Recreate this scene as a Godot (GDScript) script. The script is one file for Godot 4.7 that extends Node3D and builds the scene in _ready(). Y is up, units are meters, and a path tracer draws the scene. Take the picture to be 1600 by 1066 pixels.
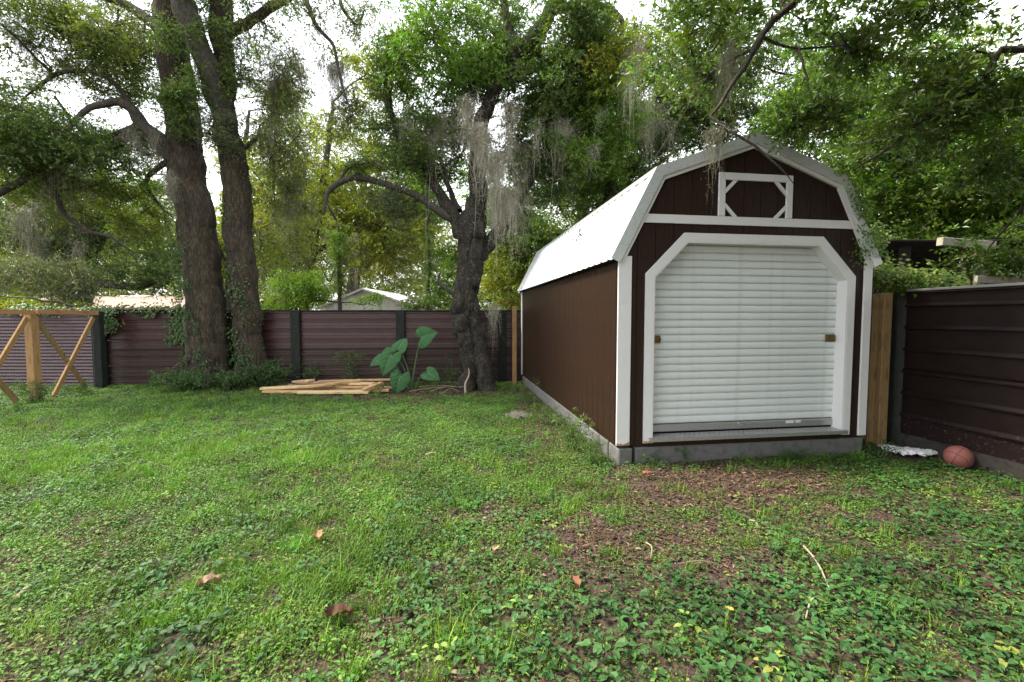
extends Node3D

# ---------------------------------------------------------------- mesh buffers
class Buf:
	var v := PackedVector3Array()
	var n := PackedVector3Array()
	var c := PackedColorArray()
	func tri(p: Vector3, q: Vector3, r: Vector3, out: Vector3, col := Color.WHITE) -> void:
		var nn := (p - r).cross(p - q)
		if nn.length_squared() < 1e-16:
			return
		nn = nn.normalized()
		if nn.dot(out) < 0.0:
			var t := q
			q = r
			r = t
			nn = -nn
		v.append(p); v.append(q); v.append(r)
		n.append(nn); n.append(nn); n.append(nn)
		c.append(col); c.append(col); c.append(col)
	func quad(p: Vector3, q: Vector3, r: Vector3, s: Vector3, out: Vector3, col := Color.WHITE) -> void:
		tri(p, q, r, out, col)
		tri(p, r, s, out, col)
	func grid(rows: Array, wrap: bool, centres, col := Color.WHITE) -> void:
		# smooth sheet through rows of points; centres: a point per row that the faces turn away from, or a direction they face
		var nr := rows.size()
		var nc: int = rows[0].size()
		var nor := []
		for i in nr:
			var row := PackedVector3Array()
			for j in nc:
				var a: Vector3 = rows[mini(i + 1, nr - 1)][j] - rows[maxi(i - 1, 0)][j]
				var j1 := (j + 1) % nc if wrap else mini(j + 1, nc - 1)
				var j0 := (j + nc - 1) % nc if wrap else maxi(j - 1, 0)
				var b: Vector3 = rows[i][j1] - rows[i][j0]
				var x := a.cross(b)
				var want: Vector3 = rows[i][j] - centres[i] if centres is Array else centres
				if x.dot(want) < 0.0:
					x = -x
				row.append(x.normalized() if x.length_squared() > 1e-16 else want.normalized())
			nor.append(row)
		for i in nr - 1:
			for j in (nc if wrap else nc - 1):
				var k := (j + 1) % nc
				put(rows[i][j], rows[i][k], rows[i + 1][k], nor[i][j], nor[i][k], nor[i + 1][k], col)
				put(rows[i][j], rows[i + 1][k], rows[i + 1][j], nor[i][j], nor[i + 1][k], nor[i + 1][j], col)
	func put(p: Vector3, q: Vector3, r: Vector3, a: Vector3, b: Vector3, d: Vector3, col: Color) -> void:
		var nn := (p - r).cross(p - q)
		if nn.length_squared() < 1e-18:
			return
		c.append(col); c.append(col); c.append(col)
		if nn.dot(a + b + d) < 0.0:
			v.append(p); v.append(r); v.append(q)
			n.append(a); n.append(d); n.append(b)
		else:
			v.append(p); v.append(q); v.append(r)
			n.append(a); n.append(b); n.append(d)
	func mesh(mat: Material) -> ArrayMesh:
		var arr := []
		arr.resize(Mesh.ARRAY_MAX)
		arr[Mesh.ARRAY_VERTEX] = v
		arr[Mesh.ARRAY_NORMAL] = n
		arr[Mesh.ARRAY_COLOR] = c
		var me := ArrayMesh.new()
		me.add_surface_from_arrays(Mesh.PRIMITIVE_TRIANGLES, arr)
		me.surface_set_material(0, mat)
		return me

var rng := RandomNumberGenerator.new()
var lump := FastNoiseLite.new()
var soil_noise := FastNoiseLite.new()
var patch_noise := FastNoiseLite.new()
var names := {}
var M := {}
var S := {}

# ---------------------------------------------------------------- naming
func numbered(called: String) -> String:
	var k: int = names.get(called, 0)
	names[called] = k + 1
	return called if k == 0 else "%s_%03d" % [called, k]

func thing(called: String, label: String, category: String, at := Vector3.ZERO, turn := 0.0, group := "") -> Node3D:
	var o := Node3D.new()
	o.name = numbered(called)
	add_child(o)
	o.position = at
	o.rotation.y = turn
	o.set_meta("label", label)
	o.set_meta("category", category)
	if group:
		o.set_meta("group", group)
	return o

func part(called: String, me: Mesh, parent: Node3D, at := Vector3.ZERO, basis := Basis()) -> MeshInstance3D:
	var o := MeshInstance3D.new()
	o.name = called
	o.mesh = me
	o.transform = Transform3D(basis, at)
	parent.add_child(o, true)
	return o

func single(called: String, me: Mesh, label: String, category: String, at := Vector3.ZERO, basis := Basis(), group := "") -> MeshInstance3D:
	var o := MeshInstance3D.new()
	o.name = numbered(called)
	o.mesh = me
	o.transform = Transform3D(basis, at)
	add_child(o)
	o.set_meta("label", label)
	o.set_meta("category", category)
	if group:
		o.set_meta("group", group)
	return o

func scatter(called: String, me: Mesh, where: Array, cols: PackedColorArray, parent: Node3D) -> MultiMeshInstance3D:
	var mm := MultiMesh.new()
	mm.transform_format = MultiMesh.TRANSFORM_3D
	mm.use_colors = true
	mm.mesh = me
	mm.instance_count = where.size()
	for i in where.size():
		mm.set_instance_transform(i, where[i])
		mm.set_instance_color(i, cols[i])
	var o := MultiMeshInstance3D.new()
	o.name = called if parent != self else numbered(called)
	o.multimesh = mm
	parent.add_child(o, true)
	o.set_meta("kind", "stuff")
	return o

# ---------------------------------------------------------------- materials
func noise_tex(freq: float, ramp: Array, seed_: int, size := 512, octaves := 5, kind := FastNoiseLite.TYPE_SIMPLEX_SMOOTH) -> NoiseTexture2D:
	var f := FastNoiseLite.new()
	f.noise_type = kind
	f.frequency = freq
	f.seed = seed_
	f.fractal_octaves = octaves
	f.fractal_gain = 0.58
	var t := NoiseTexture2D.new()
	t.width = size
	t.height = size
	t.seamless = true
	t.noise = f
	if ramp.size():
		var g := Gradient.new()
		var offs := PackedFloat32Array()
		var cols := PackedColorArray()
		var most := 1.0
		for r in ramp:
			most = maxf(most, maxf(r[1], maxf(r[2], r[3])))
		for r in ramp:
			offs.append(r[0])
			cols.append(Color(r[1] / most, r[2] / most, r[3] / most).linear_to_srgb())
		t.set_meta("most", most)
		g.offsets = offs
		g.colors = cols
		t.color_ramp = g
	return t

func mat(called: String, col: Color, rough: float, metal := 0.0, tex: Texture2D = null, scale_ := Vector3.ONE, bump: Texture2D = null, cm := 0.0, world := false) -> StandardMaterial3D:
	var m := StandardMaterial3D.new()
	m.resource_name = called
	var most: float = tex.get_meta("most", 1.0) if tex else 1.0
	m.albedo_color = Color(col.r * most, col.g * most, col.b * most).linear_to_srgb()
	m.roughness = rough
	m.metallic = metal
	if tex:
		m.albedo_texture = tex
	if bump:
		m.heightmap_enabled = true
		m.heightmap_texture = bump
		m.heightmap_scale = cm
	if tex or bump:
		m.uv1_triplanar = true
		m.uv1_world_triplanar = world
		m.uv1_scale = scale_
	M[called] = m
	return m

func patchy(called: String, ramp: Array, seed_: int, scale_: Vector3) -> void:
	var m: StandardMaterial3D = M[called]
	m.detail_enabled = true
	m.detail_blend_mode = BaseMaterial3D.BLEND_MODE_MUL
	m.detail_albedo = noise_tex(0.012, ramp, seed_)
	m.detail_uv_layer = BaseMaterial3D.DETAIL_UV_2
	m.uv2_triplanar = true
	m.uv2_scale = scale_

func leafy(called: String, rough: float, through: Color, spec := 0.5) -> StandardMaterial3D:
	var m := StandardMaterial3D.new()
	m.resource_name = called
	m.vertex_color_use_as_albedo = true
	m.roughness = rough
	m.metallic_specular = spec
	m.backlight_enabled = true
	m.backlight = through.linear_to_srgb()
	M[called] = m
	return m

func make_materials() -> void:
	var wood_ramp := [[0.0, 0.6, 0.55, 0.5], [0.35, 0.85, 0.83, 0.8], [0.6, 1.0, 1.0, 1.0], [1.0, 0.8, 0.72, 0.64]]
	var grain := noise_tex(0.02, wood_ramp, 3)
	var grain_bump := noise_tex(0.03, [], 4)
	var patches := noise_tex(0.006, [[0.0, 0.55, 0.52, 0.5], [0.45, 0.9, 0.9, 0.9], [0.7, 1.0, 1.0, 1.0], [1.0, 1.0, 0.95, 0.88]], 5)
	var siding := noise_tex(0.02, [[0.0, 0.55, 0.55, 0.55], [0.4, 0.9, 0.9, 0.9], [0.7, 1.05, 1.0, 0.98], [0.86, 1.0, 1.0, 1.0], [0.92, 0.75, 0.8, 0.85]], 41)
	mat("brown_siding", Color(0.0265, 0.0137, 0.0086), 0.5, 0.0, siding, Vector3(3.0, 0.35, 3.0), grain_bump, 0.35)
	mat("brown_backing", Color(0.02, 0.012, 0.01), 0.8)
	mat("white_paint", Color(0.68, 0.68, 0.67), 0.5, 0.0, noise_tex(0.015, [[0.0, 0.9, 0.89, 0.87], [0.2, 0.98, 0.98, 0.975], [0.5, 1, 1, 1], [1.0, 0.99, 0.99, 0.99]], 8), Vector3(0.7, 0.7, 0.7), grain_bump, 0.12)
	var galv := noise_tex(0.02, [[0.0, 0.7, 0.72, 0.72], [0.45, 0.95, 0.95, 0.95], [1.0, 1.0, 1.0, 1.0]], 9)
	mat("galvanised", Color(0.8, 0.82, 0.82), 0.38, 0.75, galv, Vector3(1.2, 1.2, 1.2))
	mat("galvanised_trim", Color(0.62, 0.65, 0.64), 0.4, 0.3, galv, Vector3(2, 2, 2))
	mat("door_white", Color(0.62, 0.66, 0.645), 0.36, 0.0, noise_tex(0.012, [[0.0, 0.86, 0.85, 0.82], [0.3, 0.97, 0.967, 0.955], [0.5, 1, 1, 1], [1, 1, 1, 1]], 11), Vector3(0.9, 0.5, 0.9))
	mat("aluminium", Color(0.42, 0.42, 0.41), 0.4, 0.7, galv, Vector3(3, 3, 3))
	mat("old_concrete", Color(0.045, 0.041, 0.037), 0.95, 0.0, siding, Vector3(0.8, 1.2, 0.8))
	mat("brass", Color(0.16, 0.11, 0.04), 0.45, 0.7)
	mat("concrete", Color(0.135, 0.135, 0.13), 0.9, 0.0, noise_tex(0.02, [[0.0, 0.6, 0.56, 0.5], [0.35, 0.85, 0.85, 0.83], [0.6, 1, 1, 1], [1.0, 0.9, 0.92, 0.86]], 12), Vector3(0.6, 0.6, 0.6), grain_bump, 0.4)
	var weather := noise_tex(0.012, [[0.0, 0.5, 0.6, 0.45], [0.3, 0.85, 0.85, 0.8], [0.5, 1, 1, 1], [0.72, 1.1, 1.0, 1.0], [0.8, 1.0, 1.0, 1.0], [0.9, 1.7, 1.9, 1.8]], 13)
	mat("maroon_metal", Color(0.041, 0.0165, 0.0155), 0.36, 0.0, weather, Vector3(0.5, 1.1, 0.5))
	mat("maroon_stained", Color(0.038, 0.0195, 0.016), 0.48, 0.0, noise_tex(0.02, [[0.0, 0.45, 0.7, 0.4], [0.35, 0.8, 0.95, 0.7], [0.55, 1, 1, 1], [0.8, 1.1, 1.2, 1.1], [1.0, 1.9, 2.3, 2.0]], 14), Vector3(0.5, 1.1, 0.5))
	mat("brown_metal", Color(0.011, 0.006, 0.0055), 0.5, 0.0, weather, Vector3(0.5, 1.1, 0.5))
	mat("brown_metal_flecked", Color(0.0135, 0.0075, 0.0072), 0.65, 0.0, noise_tex(0.03, [[0.0, 0.8, 0.85, 0.8], [0.55, 1, 1, 1], [0.66, 1.2, 1.3, 1.3], [0.74, 1.8, 2.2, 2.2], [0.81, 5.0, 7.5, 7.5], [1.0, 8.0, 12.0, 12.0]], 15, 512, 6), Vector3(1.2, 1.7, 1.2))
	mat("grey_corrugated", Color(0.075, 0.043, 0.048), 0.35, 0.25, weather, Vector3(0.5, 1.1, 0.5))
	mat("dark_post", Color(0.017, 0.019, 0.017), 0.7, 0.0, noise_tex(0.02, [[0.0, 0.6, 0.9, 0.5], [0.5, 1, 1, 1], [1.0, 1.5, 1.6, 1.3]], 16), Vector3(1, 0.7, 1), grain_bump, 0.2)
	var plank := noise_tex(0.016, [[0.0, 0.45, 0.36, 0.25], [0.3, 0.82, 0.76, 0.66], [0.55, 1, 1, 1], [0.8, 0.86, 0.78, 0.66], [1.0, 1.05, 1.05, 1.0]], 17)
	mat("treated_timber", Color(0.25, 0.165, 0.075), 0.75, 0.0, plank, Vector3(1.4, 0.35, 1.4), grain_bump, 0.15)
	mat("treated_rail", Color(0.40, 0.21, 0.09), 0.75, 0.0, plank, Vector3(1.4, 1.4, 0.3), grain_bump, 0.15)
	mat("post_timber", Color(0.32, 0.19, 0.075), 0.8, 0.0, plank, Vector3(2.2, 0.3, 2.2), grain_bump, 0.15)
	mat("fresh_timber", Color(0.55, 0.41, 0.23), 0.75, 0.0, plank, Vector3(0.3, 1.6, 1.6), grain_bump, 0.15)
	mat("orange_timber", Color(0.44, 0.28, 0.13), 0.75, 0.0, plank, Vector3(0.3, 1.6, 1.6), grain_bump, 0.15)
	mat("old_timber", Color(0.3, 0.2, 0.12), 0.8, 0.0, plank, Vector3(0.3, 1.6, 1.6), grain_bump, 0.15)
	mat("wire", Color(0.14, 0.14, 0.14), 0.5, 0.6)
	for dull in [["brown_siding", 0.28], ["brown_backing", 0.2], ["brown_metal", 0.28], ["brown_metal_flecked", 0.25], ["dark_post", 0.25], ["maroon_metal", 0.47], ["maroon_stained", 0.4], ["old_concrete", 0.2]]:
		M[dull[0]].metallic_specular = dull[1]
	# bark
	var ridges := noise_tex(0.03, [], 21, 512, 5, FastNoiseLite.TYPE_SIMPLEX_SMOOTH)
	mat("oak_bark", Color(0.072, 0.054, 0.034), 0.95, 0.0, noise_tex(0.009, [[0.0, 0.12, 0.12, 0.11], [0.3, 0.4, 0.39, 0.37], [0.46, 0.75, 0.73, 0.7], [0.58, 1.0, 0.96, 0.9], [0.7, 1.4, 1.3, 1.15], [0.82, 2.2, 2.1, 1.9], [1.0, 2.8, 2.8, 2.6]], 22, 1024, 7), Vector3(2.6, 0.55, 2.6), ridges, 5.0)
	patchy("oak_bark", [[0.0, 0.25, 0.27, 0.25], [0.4, 0.6, 0.6, 0.57], [0.58, 0.95, 0.93, 0.88], [0.7, 1, 1, 1], [1.0, 1.0, 0.92, 0.78]], 71, Vector3(0.7, 0.25, 0.7))
	mat("gnarled_bark", Color(0.044, 0.037, 0.027), 0.95, 0.0, noise_tex(0.011, [[0.0, 0.2, 0.2, 0.2], [0.35, 0.55, 0.53, 0.48], [0.55, 1, 1, 0.95], [0.7, 1.5, 1.5, 1.35], [0.82, 3.2, 3.3, 3.0], [1.0, 4.5, 4.6, 4.2]], 23, 1024, 6), Vector3(1.8, 1.1, 1.8), ridges, 4.0)
	patchy("gnarled_bark", [[0.0, 0.18, 0.18, 0.17], [0.4, 0.45, 0.45, 0.42], [0.55, 0.8, 0.78, 0.74], [0.68, 1, 1, 1], [1.0, 1, 1, 0.95]], 72, Vector3(0.8, 0.5, 0.8))
	mat("dark_bark", Color(0.045, 0.037, 0.03), 0.95, 0.0, noise_tex(0.02, [[0.0, 0.4, 0.4, 0.4], [0.5, 1, 1, 1], [0.75, 1.5, 1.5, 1.4], [1.0, 3.0, 3.0, 2.7]], 24), Vector3(1.5, 0.6, 1.5), ridges, 2.0)
	# ground
	var soil := noise_tex(0.03, [[0.0, 0.25, 0.22, 0.2], [0.35, 0.6, 0.56, 0.52], [0.5, 0.95, 0.9, 0.85], [0.62, 1.2, 1.1, 1.0], [0.75, 1.9, 1.6, 1.35], [1.0, 2.6, 2.2, 1.8]], 31, 1024, 6)
	var ground := mat("soil", Color(0.05, 0.037, 0.029), 1.0, 0.0, soil, Vector3(0.9, 0.9, 0.9), ridges, 2.0, true)
	ground.detail_enabled = true
	ground.detail_blend_mode = BaseMaterial3D.BLEND_MODE_MUL
	ground.detail_albedo = noise_tex(0.01, [[0.0, 0.55, 0.5, 0.46], [0.5, 0.95, 0.92, 0.9], [1.0, 1, 1, 1]], 32)
	ground.detail_uv_layer = BaseMaterial3D.DETAIL_UV_1
	mat("rubber", Color(0.2, 0.066, 0.055), 0.75, 0.0, noise_tex(0.02, [[0.0, 0.7, 0.7, 0.7], [0.5, 1, 1, 1], [1.0, 1.15, 1.2, 1.2]], 33), Vector3(6, 6, 6), noise_tex(0.12, [], 34), 0.12)
	mat("seam", Color(0.015, 0.01, 0.01), 0.8)
	mat("scrap_white", Color(0.8, 0.8, 0.8), 0.6, 0.0, noise_tex(0.03, [[0.0, 0.35, 0.3, 0.26], [0.26, 0.6, 0.56, 0.5], [0.34, 1, 1, 1], [1.0, 1, 1, 1]], 35), Vector3(3, 3, 3))
	mat("twig", Color(0.17, 0.13, 0.09), 0.9)
	mat("pale_twig", Color(0.3, 0.25, 0.18), 0.9)
	mat("house_roof", Color(0.30, 0.205, 0.165), 0.9, 0.0, noise_tex(0.05, [[0.0, 0.6, 0.6, 0.6], [0.5, 1, 1, 1], [1.0, 1.25, 1.25, 1.2]], 36), Vector3(0.4, 0.4, 0.4))
	mat("house_wall", Color(0.5, 0.46, 0.4), 0.9)
	mat("dull_cap", Color(0.2, 0.2, 0.19), 0.6, 0.3)
	mat("pale_siding", Color(0.74, 0.76, 0.68), 0.8, 0.0, patches, Vector3(0.3, 0.3, 0.3))
	mat("white_trim_far", Color(0.7, 0.7, 0.68), 0.7)
	mat("lean_roof", Color(0.03, 0.026, 0.024), 0.9, 0.0, patches, Vector3(1, 1, 1))
	mat("peeling_beam", Color(0.42, 0.41, 0.36), 0.85, 0.0, plank, Vector3(0.8, 0.8, 0.8))
	mat("glass_dark", Color(0.02, 0.025, 0.03), 0.1)
	leafy("leaf", 0.4, Color(0.86, 1.0, 0.16))
	leafy("weed_leaf", 0.55, Color(0.4, 0.55, 0.1), 0.4)
	leafy("blade", 0.55, Color(0.4, 0.55, 0.1), 0.4)
	leafy("moss", 0.95, Color(0.3, 0.3, 0.26), 0.1)
	leafy("dry", 0.85, Color(0.16, 0.1, 0.05), 0.2)
	leafy("big_leaf", 0.42, Color(0.3, 0.5, 0.12), 0.5)

# ---------------------------------------------------------------- shapes
func box(b: Buf, at: Vector3, size: Vector3, basis := Basis(), bevel := 0.0, col := Color.WHITE) -> void:
	var h := size * 0.5
	var e := minf(bevel, minf(h.x, minf(h.y, h.z)) * 0.6)
	if e <= 0.0:
		for ax in 3:
			for s in [-1.0, 1.0]:
				var o := Vector3.ZERO
				o[ax] = s
				var u := Vector3.ZERO
				u[(ax + 1) % 3] = h[(ax + 1) % 3]
				var w := Vector3.ZERO
				w[(ax + 2) % 3] = h[(ax + 2) % 3]
				var cc := o * h[ax]
				b.quad(at + basis * (cc - u - w), at + basis * (cc + u - w), at + basis * (cc + u + w), at + basis * (cc - u + w), basis * o, col)
		return
	for ax in 3:
		var a1 := (ax + 1) % 3
		var a2 := (ax + 2) % 3
		for s in [-1.0, 1.0]:
			var o := Vector3.ZERO
			o[ax] = s
			var u := Vector3.ZERO
			u[a1] = h[a1] - e
			var w := Vector3.ZERO
			w[a2] = h[a2] - e
			var cc := o * h[ax]
			b.quad(at + basis * (cc - u - w), at + basis * (cc + u - w), at + basis * (cc + u + w), at + basis * (cc - u + w), basis * o, col)
		for s in [-1.0, 1.0]:
			for t in [-1.0, 1.0]:
				var k := Vector3.ZERO
				k[ax] = h[ax] - e
				var p := Vector3.ZERO
				p[a1] = s * h[a1]
				p[a2] = t * (h[a2] - e)
				var q := Vector3.ZERO
				q[a1] = s * (h[a1] - e)
				q[a2] = t * h[a2]
				b.quad(at + basis * (p - k), at + basis * (p + k), at + basis * (q + k), at + basis * (q - k), basis * (p + q), col)
	for sx in [-1.0, 1.0]:
		for sy in [-1.0, 1.0]:
			for sz in [-1.0, 1.0]:
				var s := Vector3(sx, sy, sz)
				b.tri(at + basis * (s * Vector3(h.x, h.y - e, h.z - e)), at + basis * (s * Vector3(h.x - e, h.y, h.z - e)), at + basis * (s * Vector3(h.x - e, h.y - e, h.z)), basis * s, col)

func box_mesh(size: Vector3, m: Material, bevel := 0.004) -> ArrayMesh:
	var b := Buf.new()
	box(b, Vector3.ZERO, size, Basis(), bevel)
	return b.mesh(m)

func beam(b: Buf, p: Vector3, q: Vector3, w: float, d: float, side := Vector3.UP, bevel := 0.004) -> void:
	var x := (q - p).normalized()
	var z := x.cross(side).normalized()
	var y := z.cross(x)
	box(b, (p + q) * 0.5, Vector3(p.distance_to(q), w, d), Basis(x, y, z), bevel)

func extrude(poly: PackedVector2Array, z0: float, z1: float, m: Material) -> ArrayMesh:
	var b := Buf.new()
	var ids := Geometry2D.triangulate_polygon(poly)
	for k in range(0, ids.size(), 3):
		for s in [[z1, 1.0], [z0, -1.0]]:
			var p := poly[ids[k]]
			var q := poly[ids[k + 1]]
			var r := poly[ids[k + 2]]
			b.tri(Vector3(p.x, p.y, s[0]), Vector3(q.x, q.y, s[0]), Vector3(r.x, r.y, s[0]), Vector3(0, 0, s[1]))
	var cw := Geometry2D.is_polygon_clockwise(poly)
	for k in poly.size():
		var p := poly[k]
		var q := poly[(k + 1) % poly.size()]
		var o := Vector3(q.y - p.y, p.x - q.x, 0.0)
		if cw:
			o = -o
		b.quad(Vector3(p.x, p.y, z0), Vector3(q.x, q.y, z0), Vector3(q.x, q.y, z1), Vector3(p.x, p.y, z1), o)
	return b.mesh(m)

func inset(pts: PackedVector2Array, d: float) -> PackedVector2Array:
	# the open line moved to its right by d, corners mitred
	var out := PackedVector2Array()
	for i in pts.size():
		var a := (pts[i] - pts[i - 1]).normalized() if i > 0 else (pts[1] - pts[0]).normalized()
		var b := (pts[i + 1] - pts[i]).normalized() if i < pts.size() - 1 else a
		var na := Vector2(a.y, -a.x)
		var nb := Vector2(b.y, -b.x)
		var mid := (na + nb).normalized()
		out.append(pts[i] + mid * d / maxf(0.3, mid.dot(na)))
	return out

func smooth(pts: Array, rads: Array, step: float) -> Array:
	var op := []
	var orr := []
	for i in pts.size() - 1:
		var p0: Vector3 = pts[maxi(i - 1, 0)]
		var p1: Vector3 = pts[i]
		var p2: Vector3 = pts[i + 1]
		var p3: Vector3 = pts[mini(i + 2, pts.size() - 1)]
		var k := maxi(2, int(ceil(p1.distance_to(p2) / step)))
		for j in k:
			var t := float(j) / k
			op.append(p1.cubic_interpolate(p2, p0, p3, t))
			orr.append(lerpf(rads[i], rads[i + 1], smoothstep(0.0, 1.0, t)))
	op.append(pts[-1])
	orr.append(rads[-1])
	return [op, orr]

func tube(b: Buf, pts: Array, rads: Array, seg: int, rough := 0.0, freq := 3.0, flat_y := 0.3, flare := 0.0) -> void:
	var rows := []
	var up := Vector3(0.3, 0.1, 1.0)
	for i in pts.size():
		var t: Vector3 = (pts[mini(i + 1, pts.size() - 1)] - pts[maxi(i - 1, 0)]).normalized()
		var x := up.slide(t).normalized()
		up = x
		var y := t.cross(x)
		var row := PackedVector3Array()
		for j in seg:
			var a := TAU * j / seg
			var d := x * cos(a) + y * sin(a)
			var r: float = rads[i]
			if rough > 0.0:
				var q: Vector3 = pts[i] + d * r
				r *= 1.0 + rough * lump.get_noise_3d(q.x * freq * 20.0, q.y * freq * 20.0 * flat_y, q.z * freq * 20.0) + rough * 0.45 * lump.get_noise_3d(q.x * freq * 60.0, q.y * freq * 40.0 * flat_y, q.z * freq * 60.0)
				if flare > 0.0:
					r *= 1.0 + flare * exp(-maxf(pts[i].y, 0.0) * 2.6) * (0.55 + 0.6 * sin(a * 5.0 + 1.3) + 0.35 * sin(a * 3.0))
			row.append(pts[i] + d * r)
		rows.append(row)
	b.grid(rows, true, pts)
	var last: PackedVector3Array = rows[-1]
	var dir: Vector3 = pts[-1] - pts[-2]
	for j in seg:
		b.tri(pts[-1] + dir.normalized() * rads[-1] * 0.5, last[j], last[(j + 1) % seg], dir)

func leaf4(b: Buf, p: Vector3, d: Vector3, nrm: Vector3, L: float, w: float, col: Color) -> void:
	var s := d.cross(nrm).normalized()
	var m := p + d * L * 0.5 - nrm * L * 0.05
	var l := p + d * L * 0.45 + s * w * 0.5 + nrm * L * 0.04
	var r := p + d * L * 0.45 - s * w * 0.5 + nrm * L * 0.04
	var t := p + d * L - nrm * L * 0.1
	b.tri(p, l, m, nrm, col)
	b.tri(l, t, m, nrm, col)
	b.tri(p, m, r, nrm, col)
	b.tri(m, t, r, nrm, col)

func leaf8(b: Buf, p: Vector3, d: Vector3, nrm: Vector3, L: float, w: float, col: Color, curl := 0.12) -> void:
	var s := d.cross(nrm).normalized()
	var m1 := p + d * L * 0.33
	var m2 := p + d * L * 0.7 - nrm * L * curl * 0.4
	var t := p + d * L - nrm * L * curl
	var e := nrm * L * 0.07
	var l1 := m1 + s * w * 0.5 + e
	var r1 := m1 - s * w * 0.5 + e
	var l2 := m2 + s * w * 0.36 + e
	var r2 := m2 - s * w * 0.36 + e
	b.tri(p, l1, m1, nrm, col)
	b.tri(p, m1, r1, nrm, col)
	b.quad(l1, l2, m2, m1, nrm, col)
	b.quad(r1, m1, m2, r2, nrm, col)
	b.tri(l2, t, m2, nrm, col)
	b.tri(m2, t, r2, nrm, col)

func any_dir() -> Vector3:
	var z := rng.randf_range(-1.0, 1.0)
	var a := rng.randf() * TAU
	var r := sqrt(1.0 - z * z)
	return Vector3(r * cos(a), z, r * sin(a))

func shade(v: float) -> Color:
	return Color(v, v, v)

func spray(n: int, L0: float, L1: float, wide: float, reach: float, droop: float, m: Material) -> ArrayMesh:
	# a leafy twig that grows along +x
	var b := Buf.new()
	var twigs := 6
	var bark := Color(0.45, 0.3, 0.3)
	for k in twigs:
		var a := Vector3(reach * 0.12 * k, 0, 0)
		var d := (Vector3(rng.randf_range(0.4, 1.0), rng.randf_range(-0.5, 0.6), rng.randf_range(-1, 1) * (1.0 if k < twigs - 1 else 0.2))).normalized()
		var len_ := reach * rng.randf_range(0.35, 0.6)
		var tip := a + d * len_ + Vector3(0, -droop * len_, 0)
		var side := d.cross(Vector3.UP).normalized() * 0.003
		b.tri(a - side, a + side, tip, Vector3.UP, bark)
		b.tri(a - Vector3(0, 0.003, 0), a + Vector3(0, 0.003, 0), tip, side, bark)
		for i in n / twigs:
			var t := rng.randf_range(0.15, 1.05)
			var p := a.lerp(tip, t) - Vector3(0, droop * 0.2 * t * t * len_, 0)
			var ld := (d * 0.7 + any_dir() + Vector3(0, -droop * 0.7, 0)).normalized()
			var nr := (any_dir() * 0.9 + Vector3(0, 0.9, 0)).slide(ld).normalized()
			var L := rng.randf_range(L0, L1)
			var v := rng.randf_range(0.65, 1.25)
			leaf4(b, p, ld, nr, L, L * wide * rng.randf_range(0.85, 1.15), Color(v * rng.randf_range(0.85, 1.2), v, v * rng.randf_range(0.8, 1.1)))
	b.quad(Vector3.ZERO, Vector3(0, 0.006, 0), Vector3(reach * 0.7, 0.002, 0), Vector3(reach * 0.7, 0, 0), Vector3.BACK, bark)
	b.quad(Vector3.ZERO, Vector3(0, 0, 0.006), Vector3(reach * 0.7, 0, 0.002), Vector3(reach * 0.7, 0, 0), Vector3.UP, bark)
	return b.mesh(m)

func moss_hank(strands: int, length: float, spread: float) -> ArrayMesh:
	var b := Buf.new()
	for k in strands:
		var p := Vector3(rng.randfn(0, spread), rng.randf_range(-0.25, 0.1), rng.randfn(0, spread * 0.4))
		var L := length * pow(rng.randf(), 1.6) * exp(-p.x * p.x / (spread * spread) * 0.5) + 0.06
		var v := rng.randf_range(0.7, 1.25)
		var col := Color(v, v * 0.98, v * rng.randf_range(0.85, 1.0))
		var a := rng.randf() * TAU
		var s := Vector3(cos(a), 0, sin(a))
		var w := rng.randf_range(0.002, 0.0048)
		var steps := 7
		var prev := p
		for i in steps:
			var t := float(i + 1) / steps
			var q := prev + Vector3(rng.randfn(0, 0.034), -L / steps * rng.randf_range(0.6, 1.4), rng.randfn(0, 0.034)) - Vector3(p.x, 0, p.z) * 0.06
			var w1 := w * (1.0 - t * 0.8)
			var w0 := w * (1.0 - (t - 1.0 / steps) * 0.8)
			b.quad(prev - s * w0, prev + s * w0, q + s * w1, q - s * w1, s.cross(Vector3.UP), col)
			if true:
				var f := any_dir() * 0.07
				b.tri(prev, prev + Vector3(0, 0.006, 0), prev + f, Vector3.UP.cross(f) + Vector3(0, 0.01, 0), col)
			prev = q
	return b.mesh(M.moss)

func make_sprays() -> void:
	S.oak = []
	S.fine = []
	S.droop = []
	S.moss = []
	for k in 3:
		S.oak.append(spray(42, 0.05, 0.085, 0.42, 0.5, 0.25, M.leaf))
		S.fine.append(spray(60, 0.03, 0.055, 0.5, 0.45, 0.2, M.leaf))
		S.droop.append(spray(48, 0.035, 0.065, 0.4, 0.5, 0.9, M.leaf))
		S.moss.append(moss_hank(75, 0.9 + 0.3 * k, 0.15))

# ---------------------------------------------------------------- trees
func limb(b: Buf, skel: Array, pts: Array, rads: Array, seg := 10, rough := 0.16, freq := 2.0, flat_y := 0.5, step := 0.18, flare := 0.0) -> void:
	var s := smooth(pts, rads, step)
	# a natural wobble
	var big: float = rads[0]
	if rough > 0.0:
		for i in range(1, s[0].size() - 1):
			var p: Vector3 = s[0][i]
			s[0][i] = p + Vector3(lump.get_noise_3d(p.x * 30, p.y * 30, 7.0), lump.get_noise_3d(p.y * 30, p.z * 30, 31.0), lump.get_noise_3d(p.z * 30, p.x * 30, 77.0)) * minf(0.09, 0.03 + 0.3 * big)
	tube(b, s[0], s[1], seg, rough, freq, flat_y, flare)
	for p in s[0]:
		skel.append(p)

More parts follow.
